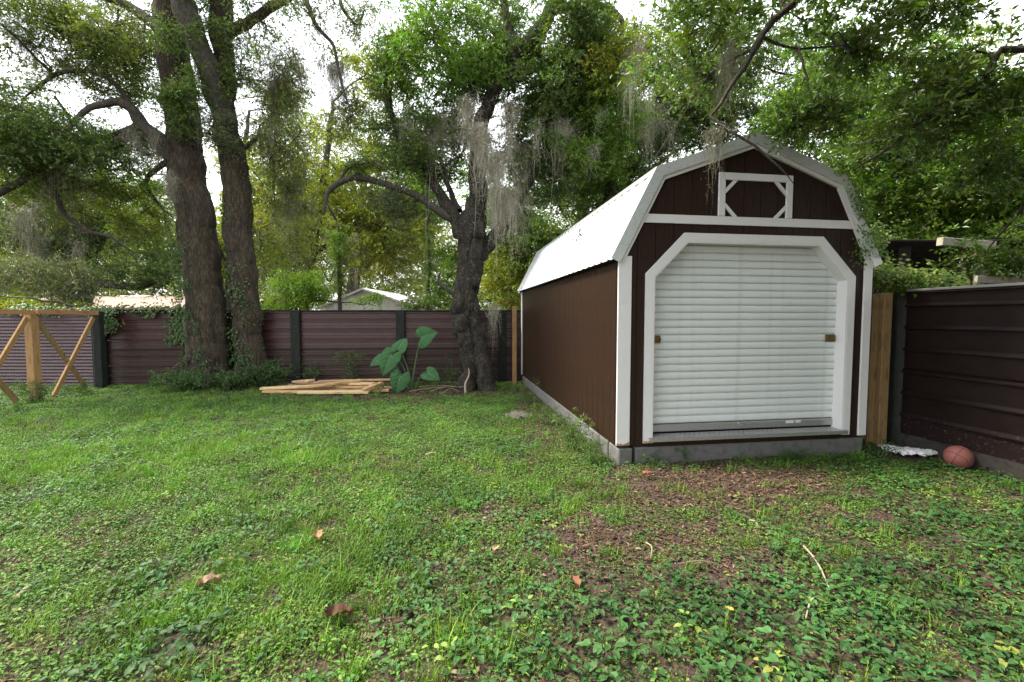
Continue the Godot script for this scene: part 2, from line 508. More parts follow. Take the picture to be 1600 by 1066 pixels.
func crown(tree: Node3D, skel: Array, blobs: Array, bark: Material, dens := 1.0) -> void:
	# blob: centre, half sizes, number of sprays, colour, size of the sprays, which kind
	var wood := Buf.new()
	var kinds := {}
	for bl in blobs:
		var c: Vector3 = bl[0]
		var h: Vector3 = bl[1]
		var n := int(bl[2] * dens)
		var nb := clampi(n / 9, 4, 70)
		var lines := []
		for k in nb:
			var d := any_dir() * pow(rng.randf(), 0.36)
			var e := c + d * h * 1.05
			var best: Vector3 = skel[0]
			for p in skel:
				if p.distance_squared_to(e) < best.distance_squared_to(e) and p.y < e.y + 1.5:
					best = p
			for l in lines:
				for p in l:
					if p.distance_squared_to(e) < best.distance_squared_to(e):
						best = p
			var mid := best.lerp(e, 0.5) + Vector3(rng.randfn(0, 0.12), rng.randf_range(0.0, 0.25), rng.randfn(0, 0.12)) * minf(1.0, best.distance_to(e))
			var r0 := clampf(0.012 + best.distance_to(e) * 0.011, 0.012, 0.05)
			var s := smooth([best, mid, e], [r0, r0 * 0.65, 0.005], maxf(0.12, best.distance_to(e) / 8.0))
			for i in range(1, s[0].size() - 1):
				s[0][i] += Vector3(rng.randfn(0, 0.025), rng.randfn(0, 0.025), rng.randfn(0, 0.025))
			tube(wood, s[0], s[1], 5)
			lines.append(s[0])
		var kind: String = bl[5] if bl.size() > 5 else "oak"
		for i in n:
			var l: Array = lines[rng.randi() % lines.size()]
			var t := 0.35 + 0.65 * pow(rng.randf(), 0.8)
			var at: Vector3 = l[clampi(int(t * (l.size() - 1) + 0.5), 0, l.size() - 1)]
			var off := (at - c) / h
			if off.length() > 1.35:
				at = l[-1]
			at += any_dir() * rng.randf() * h * 0.4
			var yaw := rng.randf() * TAU
			var basis := Basis(Vector3.UP, yaw) * Basis(Vector3.BACK, rng.randf_range(-0.7, 0.5)) * Basis(Vector3.RIGHT, rng.randf_range(-0.6, 0.6))
			var sc: float = bl[4] * rng.randf_range(0.7, 1.25)
			var key := kind + str(rng.randi() % 3)
			if not kinds.has(key):
				kinds[key] = [[], PackedColorArray()]
			kinds[key][0].append(Transform3D(basis.scaled(Vector3.ONE * sc), at))
			var col: Color = bl[3]
			var v := rng.randf_range(0.7, 1.3)
			var warm := rng.randf_range(0.85, 1.25)
			kinds[key][1].append(Color(col.r * v * warm, col.g * v, col.b * v * rng.randf_range(0.75, 1.2)))
	if wood.v.size():
		part("branches", wood.mesh(bark), tree).set_meta("kind", "stuff")
	for key in kinds:
		var list: Array = S[key.substr(0, key.length() - 1)]
		scatter("crown", list[int(key.right(1))], kinds[key][0], kinds[key][1], tree)

func hang_moss(tree: Node3D, spots: Array, col := Color(0.27, 0.26, 0.2)) -> void:
	# spot: centre, half sizes, number of hanks, size
	var sets := [[[], PackedColorArray()], [[], PackedColorArray()], [[], PackedColorArray()]]
	for s in spots:
		for i in s[2]:
			var k := rng.randi() % 3
			var at: Vector3 = s[0] + any_dir() * rng.randf() * s[1]
			var sc: float = s[3] * rng.randf_range(0.6, 1.2)
			sets[k][0].append(Transform3D(Basis(Vector3.UP, rng.randf() * TAU).scaled(Vector3(sc, sc * rng.randf_range(0.8, 1.3), sc)), at))
			var v := rng.randf_range(0.8, 1.2)
			sets[k][1].append(Color(col.r * v, col.g * v, col.b * v))
	for k in 3:
		if sets[k][0].size():
			scatter("hanging_moss", S.moss[k], sets[k][0], sets[k][1], tree)

# ---------------------------------------------------------------- ground
func gh(x: float, z: float) -> float:
	return 0.03 * soil_noise.get_noise_2d(x * 14.0, z * 14.0) + 0.012 * soil_noise.get_noise_2d(x * 60.0, z * 60.0)

func warp(t: float, near: float, far: float) -> float:
	return t * near + signf(t) * pow(absf(t), 5.0) * far

func make_ground() -> void:
	var b := Buf.new()
	var n := 150
	var rows := []
	for i in n + 1:
		var row := PackedVector3Array()
		for j in n + 1:
			var x := warp(2.0 * j / n - 1.0, 14.0, 110.0)
			var z := -5.0 + warp(2.0 * i / n - 1.0, 14.0, 110.0)
			row.append(Vector3(x, gh(x, z), z))
		rows.append(row)
	b.grid(rows, false, Vector3.UP)
	var o := MeshInstance3D.new()
	o.name = "ground"
	o.mesh = b.mesh(M.soil)
	o.set_meta("kind", "structure")
	add_child(o)

func near_view(x: float, z: float) -> bool:
	return -z > 1.0 and absf(x) < 1.28 * -z + 1.6

func inside_shed(x: float, z: float) -> bool:
	var p := Vector2(x - 1.13, z + 4.77)
	var lx := p.x * 0.9893 - p.y * 0.1461
	var lz := p.x * 0.1461 + p.y * 0.9893
	return lx > -0.04 and lx < 3.1 and lz < 0.06 and lz > -6.2

func spot(x: float, z: float, cx: float, cz: float, rx: float, rz: float) -> float:
	return exp(-(pow((x - cx) / rx, 2.0) + pow((z - cz) / rz, 2.0)))

func bare(x: float, z: float) -> float:
	# leaf litter before the shed door, along the back fence and in small worn spots
	var v := 0.85 * spot(x, z, 2.1, -4.2, 1.0, 0.5) + 0.55 * spot(x, z, 1.3, -4.0, 0.6, 0.5) + 0.4 * spot(x, z, 2.0, -3.4, 1.2, 0.5)
	v += 1.0 * spot(x, z, -1.6, -9.5, 2.8, 0.7) + 0.5 * spot(x, z, -6.5, -9.7, 1.2, 0.4)
	v += 0.7 * spot(x, z, 0.5, -6.6, 0.35, 1.6) + 0.5 * spot(x, z, -3.0, -8.6, 1.5, 0.3)
	v += 0.45 * spot(x, z, -0.75, -2.25, 0.35, 0.25) + 0.4 * spot(x, z, 0.5, -2.9, 0.8, 0.5) + 0.35 * spot(x, z, -1.3, -3.1, 0.4, 0.35)
	return clampf(v + 0.85 * maxf(0.0, patch_noise.get_noise_2d(x * 22.0, z * 22.0)), 0.0, 1.0)

func grassy(x: float, z: float) -> float:
	var v := 0.02 + 0.9 * spot(x, z, -3.6, -4.8, 2.6, 1.1) + 0.9 * spot(x, z, -1.3, -2.8, 0.7, 1.0) + 0.45 * spot(x, z, -6.0, -6.6, 3.0, 1.3)
	v += 0.5 * spot(x, z, 0.25, -4.0, 0.7, 0.5) + 0.6 * spot(x, z, -0.2, -2.0, 0.3, 0.4) + 0.25 * spot(x, z, -2.2, -2.2, 0.8, 0.6)
	v *= 1.0 - 0.7 * spot(x, z, 2.4, -4.0, 1.6, 1.0)
	return clampf(v * (0.75 + 0.8 * patch_noise.get_noise_2d(x * 30.0 + 300.0, z * 30.0)), 0.0, 1.0)

func sprig(n: int, L0: float, L1: float, wide: float, reach: float, high: float, tilt: float) -> ArrayMesh:
	var b := Buf.new()
	for i in n:
		var a := rng.randf() * TAU
		var r := reach * sqrt(rng.randf())
		var y := high * rng.randf_range(0.2, 1.0)
		var p := Vector3(cos(a) * r, y, sin(a) * r)
		var out := a + rng.randf_range(-1.2, 1.2)
		var d := Vector3(cos(out), rng.randf_range(-0.35, 0.35), sin(out)).normalized()
		var nr := (Vector3.UP + any_dir() * tilt).slide(d).normalized()
		if nr.y < 0.0:
			nr = -nr
		var L := rng.randf_range(L0, L1)
		var v := rng.randf_range(0.65, 1.3)
		leaf8(b, p, d, nr, L, L * wide * rng.randf_range(0.85, 1.15), Color(v * rng.randf_range(0.8, 1.25), v, v * rng.randf_range(0.8, 1.2)), rng.randf_range(0.05, 0.3))
		var foot := Vector3(p.x * 0.4, 0, p.z * 0.4)
		var s := Vector3(-sin(a), 0, cos(a)) * 0.0012
		b.tri(foot - s, foot + s, p, Vector3(cos(a), 0.4, sin(a)), Color(0.9, 0.8, 0.6))
	return b.mesh(M.weed_leaf)

func tuft(n: int, L0: float, L1: float, w: float, lean: float) -> ArrayMesh:
	var b := Buf.new()
	for i in n:
		var a := rng.randf() * TAU
		var p := Vector3(rng.randfn(0, 0.035), 0, rng.randfn(0, 0.035))
		var out := Vector3(cos(a), 0, sin(a))
		var s := Vector3(-sin(a), 0, cos(a)) * w * rng.randf_range(0.7, 1.2)
		var L := rng.randf_range(L0, L1)
		var k := rng.randf_range(0.2, 1.0) * lean
		var v := rng.randf_range(0.7, 1.3)
		var col := Color(v * rng.randf_range(0.85, 1.3), v, v * 0.9)
		var prev := p
		for j in 3:
			var t0 := j / 3.0
			var t1 := (j + 1) / 3.0
			var q := p + Vector3(0, L * (t1 - 0.35 * k * t1 * t1), 0) + out * L * k * t1 * t1
			var w0 := 1.0 - t0 * t0
			var w1 := 1.0 - t1 * t1
			if j < 2:
				b.quad(prev - s * w0, prev + s * w0, q + s * w1, q - s * w1, out * -1.0 + Vector3(0, 0.6, 0), col)
			else:
				b.tri(prev - s * w0, prev + s * w0, q, out * -1.0 + Vector3(0, 0.6, 0), col)
			prev = q
	return b.mesh(M.blade)

func litter(n: int, reach: float, L0: float, L1: float) -> ArrayMesh:
	var b := Buf.new()
	for i in n:
		var a := rng.randf() * TAU
		var r := reach * sqrt(rng.randf())
		var p := Vector3(cos(a) * r, rng.randf_range(0.004, 0.02), sin(a) * r)
		var d := Vector3(rng.randf_range(-1, 1), rng.randf_range(-0.2, 0.2), rng.randf_range(-1, 1)).normalized()
		var nr := (Vector3.UP + any_dir() * 0.5).slide(d).normalized()
		var L := rng.randf_range(L0, L1)
		var k := rng.randf()
		var col := Color(0.115, 0.075, 0.055).lerp(Color(0.32, 0.24, 0.175), k * k).lerp(Color(0.075, 0.055, 0.045), rng.randf() * 0.8)
		leaf8(b, p, d, nr, L, L * rng.randf_range(0.25, 0.45), col, rng.randf_range(-0.25, 0.25))
	for i in 3:
		var a := rng.randf() * TAU
		var p := Vector3(rng.randf_range(-reach, reach), 0.012, rng.randf_range(-reach, reach))
		var d := Vector3(cos(a), 0.02, sin(a)) * rng.randf_range(0.04, 0.12)
		var s := Vector3(-sin(a), 0, cos(a)) * 0.0018
		b.quad(p - s, p + s, p + d + s * 0.5, p + d - s * 0.5, Vector3.UP, Color(0.22, 0.16, 0.1))
	return b.mesh(M.dry)

func make_ground_cover() -> void:
	var sets := {}
	var meshes := {
		"low_weeds": [sprig(22, 0.016, 0.03, 0.6, 0.09, 0.05, 0.6), sprig(18, 0.018, 0.034, 0.5, 0.085, 0.06, 0.65), sprig(24, 0.015, 0.027, 0.65, 0.09, 0.045, 0.55)],
		"fine_weeds": [sprig(30, 0.012, 0.024, 0.5, 0.09, 0.04, 0.7), sprig(34, 0.011, 0.02, 0.45, 0.09, 0.05, 0.7)],
		"broad_weeds": [sprig(10, 0.034, 0.054, 0.62, 0.1, 0.08, 0.4), sprig(13, 0.028, 0.046, 0.6, 0.1, 0.07, 0.45)],
		"grass": [tuft(18, 0.05, 0.13, 0.0024, 0.8), tuft(15, 0.07, 0.16, 0.003, 0.9), tuft(24, 0.04, 0.1, 0.0022, 0.7)],
		"leaf_litter": [litter(22, 0.14, 0.02, 0.05), litter(18, 0.14, 0.025, 0.065)],
	}
	for k in meshes:
		for i in meshes[k].size():
			sets[k + str(i)] = [[], PackedColorArray()]
	var step := 0.1
	var x := -15.5
	while x < 6.6:
		var z := -10.75
		while z < -1.2:
			var px := x + rng.randf_range(0, step)
			var pz := z + rng.randf_range(0, step)
			z += step
			if not near_view(px, pz) or inside_shed(px, pz):
				continue
			if px > -5.2 and px < -2.7 and pz < -9.1 and rng.randf() < 0.75:
				continue
			if absf(px - 4.62) < 0.4 and absf(pz + 5.1) < 0.24:
				continue
			if px > 4.62 and px > 4.74 - 0.137 * (pz + 5.46) * -1.0:
				continue
			var bb := bare(px, pz)
			var g := grassy(px, pz)
			var broad := clampf(1.5 * spot(px, pz, 2.4, -1.9, 2.6, 1.2) + 0.8 * spot(px, pz, 4.3, -4.2, 0.9, 0.9) + 0.05 + 0.7 * patch_noise.get_noise_2d(px * 25.0, pz * 25.0 + 99.0), 0.0, 1.0)
			var vary := 1.0 + 0.5 * patch_noise.get_noise_2d(px * 45.0, pz * 45.0 + 500.0)
			# weeds
			for k in (3 if broad < 0.45 else 2):
				if rng.randf() < 1.0 - bb * 0.95:
					var kind := "low_weeds"
					var q := rng.randf()
					if q < 0.6 * broad:
						kind = "broad_weeds"
					elif q > 0.78 - 0.25 * g:
						kind = "fine_weeds"
					var id := kind + str(rng.randi() % meshes[kind].size())
					var sc := rng.randf_range(0.7, 1.2) * (1.0 - 0.3 * bb)
					sets[id][0].append(tilted(px + rng.randf_range(-0.05, 0.05), pz + rng.randf_range(-0.05, 0.05), sc, 0.18))
					var light := Color(0.088, 0.195, 0.027)
					if kind == "broad_weeds":
						light = Color(0.05, 0.135, 0.036)
					if kind == "fine_weeds":
						light = Color(0.125, 0.21, 0.032)
					if rng.randf() < 0.04:
						light = Color(0.18, 0.25, 0.05)
					var v := rng.randf_range(0.72, 1.28) * vary
					sets[id][1].append(Color(light.r * v * rng.randf_range(0.85, 1.15), light.g * v, light.b * v))
			# grass
			if rng.randf() < 1.15 * g + 0.05:
				for k in (3 if g > 0.5 else 2):
					var id := "grass" + str(rng.randi() % 3)
					sets[id][0].append(tilted(px + rng.randf_range(-0.05, 0.05), pz + rng.randf_range(-0.05, 0.05), rng.randf_range(0.6, 1.1), 0.25))
					var v := rng.randf_range(0.8, 1.25) * vary
					sets[id][1].append(Color(0.145 * v * rng.randf_range(0.8, 1.2), 0.275 * v, 0.03 * v))
			# dry leaves
			if rng.randf() < 0.15 + bb * 0.95:
				var id := "leaf_litter" + str(rng.randi() % 2)
				sets[id][0].append(tilted(px, pz, rng.randf_range(0.7, 1.2), 0.06))
				var v := rng.randf_range(0.7, 1.2)
				sets[id][1].append(Color(v, v * 0.95, v * 0.9))
		x += step
	var labels := {
		"low_weeds": ["low leafy green weeds carpeting the yard", "weeds"],
		"fine_weeds": ["fine small-leaved green weeds among the grass", "weeds"],
		"broad_weeds": ["broader-leaved trailing weeds, thickest in the right foreground", "weeds"],
		"grass": ["thin tufts of yellow-green lawn grass among the weeds", "grass"],
		"leaf_litter": ["brown dead leaves and twigs littering the bare soil", "leaf litter"],
	}
	for k in meshes:
		var holder := thing(k, labels[k][0], labels[k][1])
		holder.set_meta("kind", "stuff")
		for i in meshes[k].size():
			scatter("patch", meshes[k][i], sets[k + str(i)][0], sets[k + str(i)][1], holder)

func tilted(x: float, z: float, sc: float, lean: float) -> Transform3D:
	var b := Basis(Vector3(rng.randf_range(-1, 1), 0, rng.randf_range(-1, 1)).normalized(), rng.randf_range(-lean, lean)) * Basis(Vector3.UP, rng.randf() * TAU)
	return Transform3D(b.scaled(Vector3.ONE * sc), Vector3(x, gh(x, z) - 0.004, z))

# ---------------------------------------------------------------- the shed
func roof_sheet(a: Vector2, b: Vector2, z0: float, z1: float, m: Material, ribs: int) -> ArrayMesh:
	var buf := Buf.new()
	var d := (b - a).normalized()
	var up := Vector2(-d.y, d.x)
	if up.y < 0.0:
		up = -up
	var prof := []
	var w := (z0 - z1) / ribs
	for k in ribs:
		var s := z0 - k * w
		prof.append([s, 0.0])
		prof.append([s - w * 0.36, 0.0])
		prof.append([s - w * 0.43, 0.02])
		prof.append([s - w * 0.57, 0.02])
		prof.append([s - w * 0.64, 0.0])
	prof.append([z1, 0.0])
	for k in prof.size() - 1:
		var h0 := up * float(prof[k][1])
		var h1 := up * float(prof[k + 1][1])
		var pa := Vector3(a.x + h0.x, a.y + h0.y, prof[k][0])
		var pb := Vector3(b.x + h0.x, b.y + h0.y, prof[k][0])
		var qa := Vector3(a.x + h1.x, a.y + h1.y, prof[k + 1][0])
		var qb := Vector3(b.x + h1.x, b.y + h1.y, prof[k + 1][0])
		buf.quad(pa, pb, qb, qa, Vector3(up.x, up.y, 0))
		var t := Vector3(up.x, up.y, 0) * 0.0015
		buf.quad(pa - t, pb - t, qb - t, qa - t, -Vector3(up.x, up.y, 0))
		buf.quad(pa, qa, qa - t, pa - t, Vector3(a.x - b.x, a.y - b.y, 0))
	return buf.mesh(m)

func make_shed() -> void:
	var W := 3.05
	var D := 6.1
	var t := thing("storage_shed", "dark brown barn-roofed storage shed with white trim and roll-up door", "shed", Vector3(1.13, 0, -4.77), deg_to_rad(8.4))
	var outer := PackedVector2Array([Vector2(-0.08, 2.205), Vector2(0.40, 3.15), Vector2(1.525, 3.565), Vector2(2.65, 3.15), Vector2(3.13, 2.205)])
	var under := inset(outer, 0.045)
	var opening := PackedVector2Array([Vector2(0.385, 0.1), Vector2(0.385, 2.02), Vector2(0.765, 2.405), Vector2(2.365, 2.405), Vector2(2.74, 2.02), Vector2(2.74, 0.1)])
	var wall := PackedVector2Array([Vector2(0, 0.2), Vector2(0, 2.24)])
	wall.append_array(PackedVector2Array([under[1], under[2], under[3]]))
	wall.append_array(PackedVector2Array([Vector2(W, 2.24), Vector2(W, 0.2)]))
	var cut := Geometry2D.clip_polygons(wall, opening)
	for p in cut:
		part("wall_frame", extrude(p, -0.09, -0.014, M.brown_backing), t)
	# vertical siding boards on the front, cut to the roof line and the door
	var k := 0
	while k * 0.2034 < W:
		var x0 := k * 0.2034 + 0.003
		var x1 := minf((k + 1) * 0.2034 - 0.003, W)
		var strip := PackedVector2Array([Vector2(x0, 0.0), Vector2(x0, 4.0), Vector2(x1, 4.0), Vector2(x1, 0.0)])
		for p in cut:
			for q in Geometry2D.intersect_polygons(p, strip):
				part("siding_board", extrude(q, -0.013, 0.0, M.brown_siding), t)
		k += 1
	# side and back walls
	var side_board := box_mesh(Vector3(0.013, 2.05, 0.1955), M.brown_siding, 0.003)
	for s in [0, 1]:
		part("wall_frame", box_mesh(Vector3(0.08, 2.05, D - 0.2), M.brown_backing, 0.0), t, Vector3(0.055 if s == 0 else W - 0.055, 1.225, -D / 2))
		for i in 30:
			part("siding_board", side_board, t, Vector3(0.0065 if s == 0 else W - 0.0065, 1.225, -0.115 - i * 0.2034))
	part("back_wall", extrude(wall, -D, -D + 0.1, M.brown_siding), t)
	# white corner boards
	for c in [[0.062, 0.012, 0.15], [W - 0.045, 0.012, 0.105]]:
		part("corner_board", box_mesh(Vector3(c[2], 2.03, 0.022), M.white_paint, 0.004), t, Vector3(c[0], 1.225, c[1]))
	part("corner_board", box_mesh(Vector3(0.02, 2.03, 0.1), M.white_paint, 0.004), t, Vector3(-0.011, 1.225, -D + 0.05))
	# the horizontal band under the loft
	part("band_board", extrude(PackedVector2Array([Vector2(0.235, 2.597), Vector2(0.28, 2.687), Vector2(W - 0.28, 2.687), Vector2(W - 0.235, 2.597)]), 0.001, 0.021, M.white_paint), t)
	# loft window trim
	var lo := Node3D.new()
	lo.name = "loft_window_trim"
	t.add_child(lo)
	for c in [[1.151, 2.923, 0.078, 0.468], [1.962, 2.923, 0.078, 0.468]]:
		part("trim_board", box_mesh(Vector3(c[2], c[3], 0.022), M.white_paint), lo, Vector3(c[0], c[1], 0.0125))
	part("trim_board", box_mesh(Vector3(0.731, 0.078, 0.022), M.white_paint), lo, Vector3(1.5565, 3.118, 0.0125))
	for c in [[1, 1], [-1, 1], [1, -1], [-1, -1]]:
		var cx: float = 1.5565 + c[0] * 0.365
		var cy: float = (3.078 if c[1] > 0 else 2.689)
		var q := 0.145
		var w := 0.05
		part("corner_brace", extrude(PackedVector2Array([Vector2(cx - c[0] * (q - w), cy), Vector2(cx - c[0] * q, cy), Vector2(cx, cy - c[1] * q), Vector2(cx, cy - c[1] * (q - w))]), 0.002, 0.02, M.white_paint), lo)
	# door trim: outer boards, then the reveal
	var line := PackedVector2Array([Vector2(0.295, 0.228), Vector2(0.295, 2.06), Vector2(0.727, 2.5), Vector2(2.402, 2.5), Vector2(2.835, 2.06), Vector2(2.835, 0.228)])
	var inner := inset(line, 0.09)
	var reveal := inset(line, 0.106)
	for i in 5:
		part("door_trim", extrude(PackedVector2Array([line[i], line[i + 1], inner[i + 1], inner[i]]), 0.001, 0.024, M.white_paint), t)
		part("door_jamb", extrude(PackedVector2Array([inner[i], inner[i + 1], reveal[i + 1], reveal[i]]), -0.125, 0.021, M.white_paint), t)
	# roll-up door
	var door := Node3D.new()
	door.name = "roll_up_door"
	t.add_child(door)
	var slat := Buf.new()
	var rows := []
	var pitch := 0.083
	for i in 13:
		var u := i / 12.0
		var zz := 0.015 * pow(sin(PI * pow(u, 0.85)), 0.45) - (0.009 if u < 0.02 or u > 0.98 else 0.0)
		rows.append(PackedVector3Array([Vector3(-1.2, u * pitch, zz), Vector3(0, u * pitch, zz), Vector3(1.2, u * pitch, zz)]))
	slat.grid(rows, false, Vector3.BACK)
	slat.quad(Vector3(-1.2, 0, -0.006), Vector3(1.2, 0, -0.006), Vector3(1.2, pitch, -0.006), Vector3(-1.2, pitch, -0.006), Vector3.FORWARD)
	var slat_mesh := slat.mesh(M.door_white)
	for i in 26:
		part("slat", slat_mesh, door, Vector3(1.5625, 0.40 + i * pitch, -0.125))
	part("bottom_bar", box_mesh(Vector3(2.38, 0.085, 0.04), M.aluminium, 0.01), door, Vector3(1.5625, 0.352, -0.122))
	var hd := Buf.new()
	var hs := smooth([Vector3(-0.07, 0.012, 0.0), Vector3(-0.06, 0.0, 0.03), Vector3(0.06, 0.0, 0.03), Vector3(0.07, 0.012, 0.0)], [0.008, 0.008, 0.008, 0.008], 0.02)
	tube(hd, hs[0], hs[1], 8)
	part("handle", hd.mesh(M.aluminium), door, Vector3(1.56, 0.372, -0.1))
	part("sticker", box_mesh(Vector3(0.1, 0.03, 0.002), M.white_paint, 0.0), door, Vector3(2.16, 0.372, -0.1005))
	part("sticker", box_mesh(Vector3(0.07, 0.026, 0.002), M.white_paint, 0.0), door, Vector3(2.27, 0.374, -0.1005))
	for c in [[0.47, 1.0], [2.655, -1.0]]:
		var lb := Buf.new()
		box(lb, Vector3(0, 0, 0), Vector3(0.13, 0.085, 0.012), Basis(), 0.004)
		box(lb, Vector3(0.01 * c[1], 0.0, 0.014), Vector3(0.11, 0.026, 0.016), Basis(), 0.004)
		box(lb, Vector3(-0.045, 0.0, 0.012), Vector3(0.018, 0.05, 0.02), Basis(), 0.003)
		box(lb, Vector3(0.045, 0.0, 0.012), Vector3(0.018, 0.05, 0.02), Basis(), 0.003)
		part("latch", lb.mesh(M.brass), door, Vector3(c[0], 1.35, -0.106))
	# threshold of tread plate
	var sb := Buf.new()
	box(sb, Vector3(1.56, 0.285, -0.03), Vector3(2.42, 0.006, 0.2), Basis(), 0.0)
	box(sb, Vector3(1.56, 0.268, 0.068), Vector3(2.42, 0.036, 0.006), Basis(), 0.0)
	for i in 80:
		box(sb, Vector3(0.37 + i * 0.03, 0.268, 0.0725), Vector3(0.03, 0.007, 0.003), Basis(Vector3.BACK, 0.9), 0.0)
		for j in 4:
			box(sb, Vector3(0.37 + i * 0.03, 0.2895, -0.11 + j * 0.045), Vector3(0.028, 0.003, 0.007), Basis(Vector3.UP, 0.7 if (i + j) % 2 == 0 else -0.7), 0.0)
	part("threshold", sb.mesh(M.aluminium), t)
	for c in [[0.062, 0.0235, 0.15, 0.212], [0.34, 0.0265, 0.09, 0.23]]:
		# rotted ends of the boards, bare wood showing
		var chip := PackedVector2Array([Vector2(-c[2] * 0.5, 0.0)])
		for j in 7:
			chip.append(Vector2(-c[2] * 0.5 + c[2] * j / 6.0, [0.03, 0.018, 0.026, 0.012, 0.022, 0.03, 0.05][j]))
		chip.append(Vector2(c[2] * 0.5, 0.0))
		part("rotted_end", extrude(chip, 0.0, 0.003, M.orange_timber if c[0] > 0.2 else M.old_timber), t, Vector3(c[0], c[3], c[1]))
	part("floor_edge", box_mesh(Vector3(2.35, 0.09, 0.06), M.brown_siding, 0.005), t, Vector3(1.56, 0.214, -0.03))
	# grey foundation
	part("foundation_block", box_mesh(Vector3(0.16, 0.26, 0.3), M.concrete, 0.012), t, Vector3(0.09, 0.05, -0.12))
	part("foundation_block", box_mesh(Vector3(2.82, 0.26, 0.14), M.concrete, 0.012), t, Vector3(1.62, 0.05, -0.055))
	part("foundation_block", box_mesh(Vector3(0.14, 0.26, D - 0.35), M.concrete, 0.012), t, Vector3(0.07, 0.05, -D / 2 - 0.12))
	part("foundation_block", box_mesh(Vector3(0.14, 0.26, D - 0.2), M.concrete, 0.012), t, Vector3(W - 0.07, 0.05, -D / 2))
	# roof: deck, ribbed sheets, ridge cap, rake trim
	var deck := inset(outer, 0.004)
	var deck_in := inset(outer, 0.04)
	for i in 4:
		part("roof_deck", extrude(PackedVector2Array([deck[i], deck[i + 1], deck_in[i + 1], deck_in[i]]), -D - 0.06, 0.015, M.brown_backing), t)
		for s in 7:
			var z0 := 0.03 - s * 0.892
			part("roof_sheet", roof_sheet(outer[i], outer[i + 1], z0, z0 - 0.892, M.galvanised, 4), t)
		var a := PackedVector2Array([outer[i], outer[i + 1]])
		var trim_in := inset(outer, 0.085)
		var trim_out := inset(outer, -0.024)
		part("rake_trim", extrude(PackedVector2Array([trim_out[i], trim_out[i + 1], trim_in[i + 1], trim_in[i]]), 0.031, 0.05, M.galvanised_trim), t)
		var board_in := inset(outer, 0.125)
		part("rake_board", extrude(PackedVector2Array([trim_in[i], trim_in[i + 1], board_in[i + 1], board_in[i]]), 0.001, 0.03, M.white_paint), t)
		part("rake_trim", extrude(PackedVector2Array([trim_out[i], trim_out[i + 1], trim_in[i + 1], trim_in[i]]), -D - 0.09, -D - 0.07, M.galvanised_trim), t)
	var ridge := PackedVector2Array([Vector2(1.36, 3.532), Vector2(1.525, 3.602), Vector2(1.69, 3.532), Vector2(1.69, 3.528), Vector2(1.525, 3.597), Vector2(1.36, 3.528)])
	part("ridge_cap", extrude(ridge, -6.24, 0.055, M.galvanised_trim), t)
	for s in [0, 1]:
		var kn: Vector2 = outer[1] if s == 0 else outer[3]
		var sg := 1.0 if s == 0 else -1.0
		part("knee_flashing", extrude(PackedVector2Array([kn + Vector2(-0.03 * sg, -0.03), kn + Vector2(-0.012 * sg, 0.028), kn + Vector2(0.06 * sg, 0.05), kn + Vector2(0.06 * sg, 0.046), kn + Vector2(-0.008 * sg, 0.022), kn + Vector2(-0.026 * sg, -0.032)]), -6.2, 0.028, M.galvanised), t)

# ---------------------------------------------------------------- fences
func ribbed_panel(length: float, high: float, pitch: float, deep: float, minor: int, m: Material) -> ArrayMesh:
	# a sheet along +x, ribs lying flat, facing +z; y from 0
	var b := Buf.new()
	var prof := []
	var y := 0.0
	while y < high - 0.01:
		var p := minf(pitch, high - y)
		prof.append([y, 0.0])
		for k in minor:
			var c := y + p * (0.2 + 0.55 * (k + 0.5) / minor)
			prof.append([c - 0.014, 0.0])
			prof.append([c - 0.009, 0.008])
			prof.append([c + 0.002, 0.008])
			prof.append([c + 0.014, 0.0])
		prof.append([y + p * 0.80, 0.0])
		prof.append([y + p * 0.825, deep])
		prof.append([y + p * 0.875, deep])
		prof.append([y + p * 0.99, 0.0])
		y += p
	prof.append([high, 0.0])
	for k in prof.size() - 1:
		b.quad(Vector3(0, prof[k][0], prof[k][1]), Vector3(length, prof[k][0], prof[k][1]), Vector3(length, prof[k + 1][0], prof[k + 1][1]), Vector3(0, prof[k + 1][0], prof[k + 1][1]), Vector3(0, 0, 1))
	b.quad(Vector3(0, 0, -0.004), Vector3(length, 0, -0.004), Vector3(length, high, -0.004), Vector3(0, high, -0.004), Vector3(0, 0, -1))
	return b.mesh(m)

func wavy_panel(length: float, high: float, pitch: float, deep: float, m: Material) -> ArrayMesh:
	var b := Buf.new()
	var rows := []
	var n := int(high / pitch * 8)
	for i in n + 1:
		var y := high * i / n
		var z := deep * sin(y / pitch * TAU)
		rows.append(PackedVector3Array([Vector3(0, y, z), Vector3(length, y, z)]))
	b.grid(rows, false, Vector3.BACK)
	return b.mesh(m)

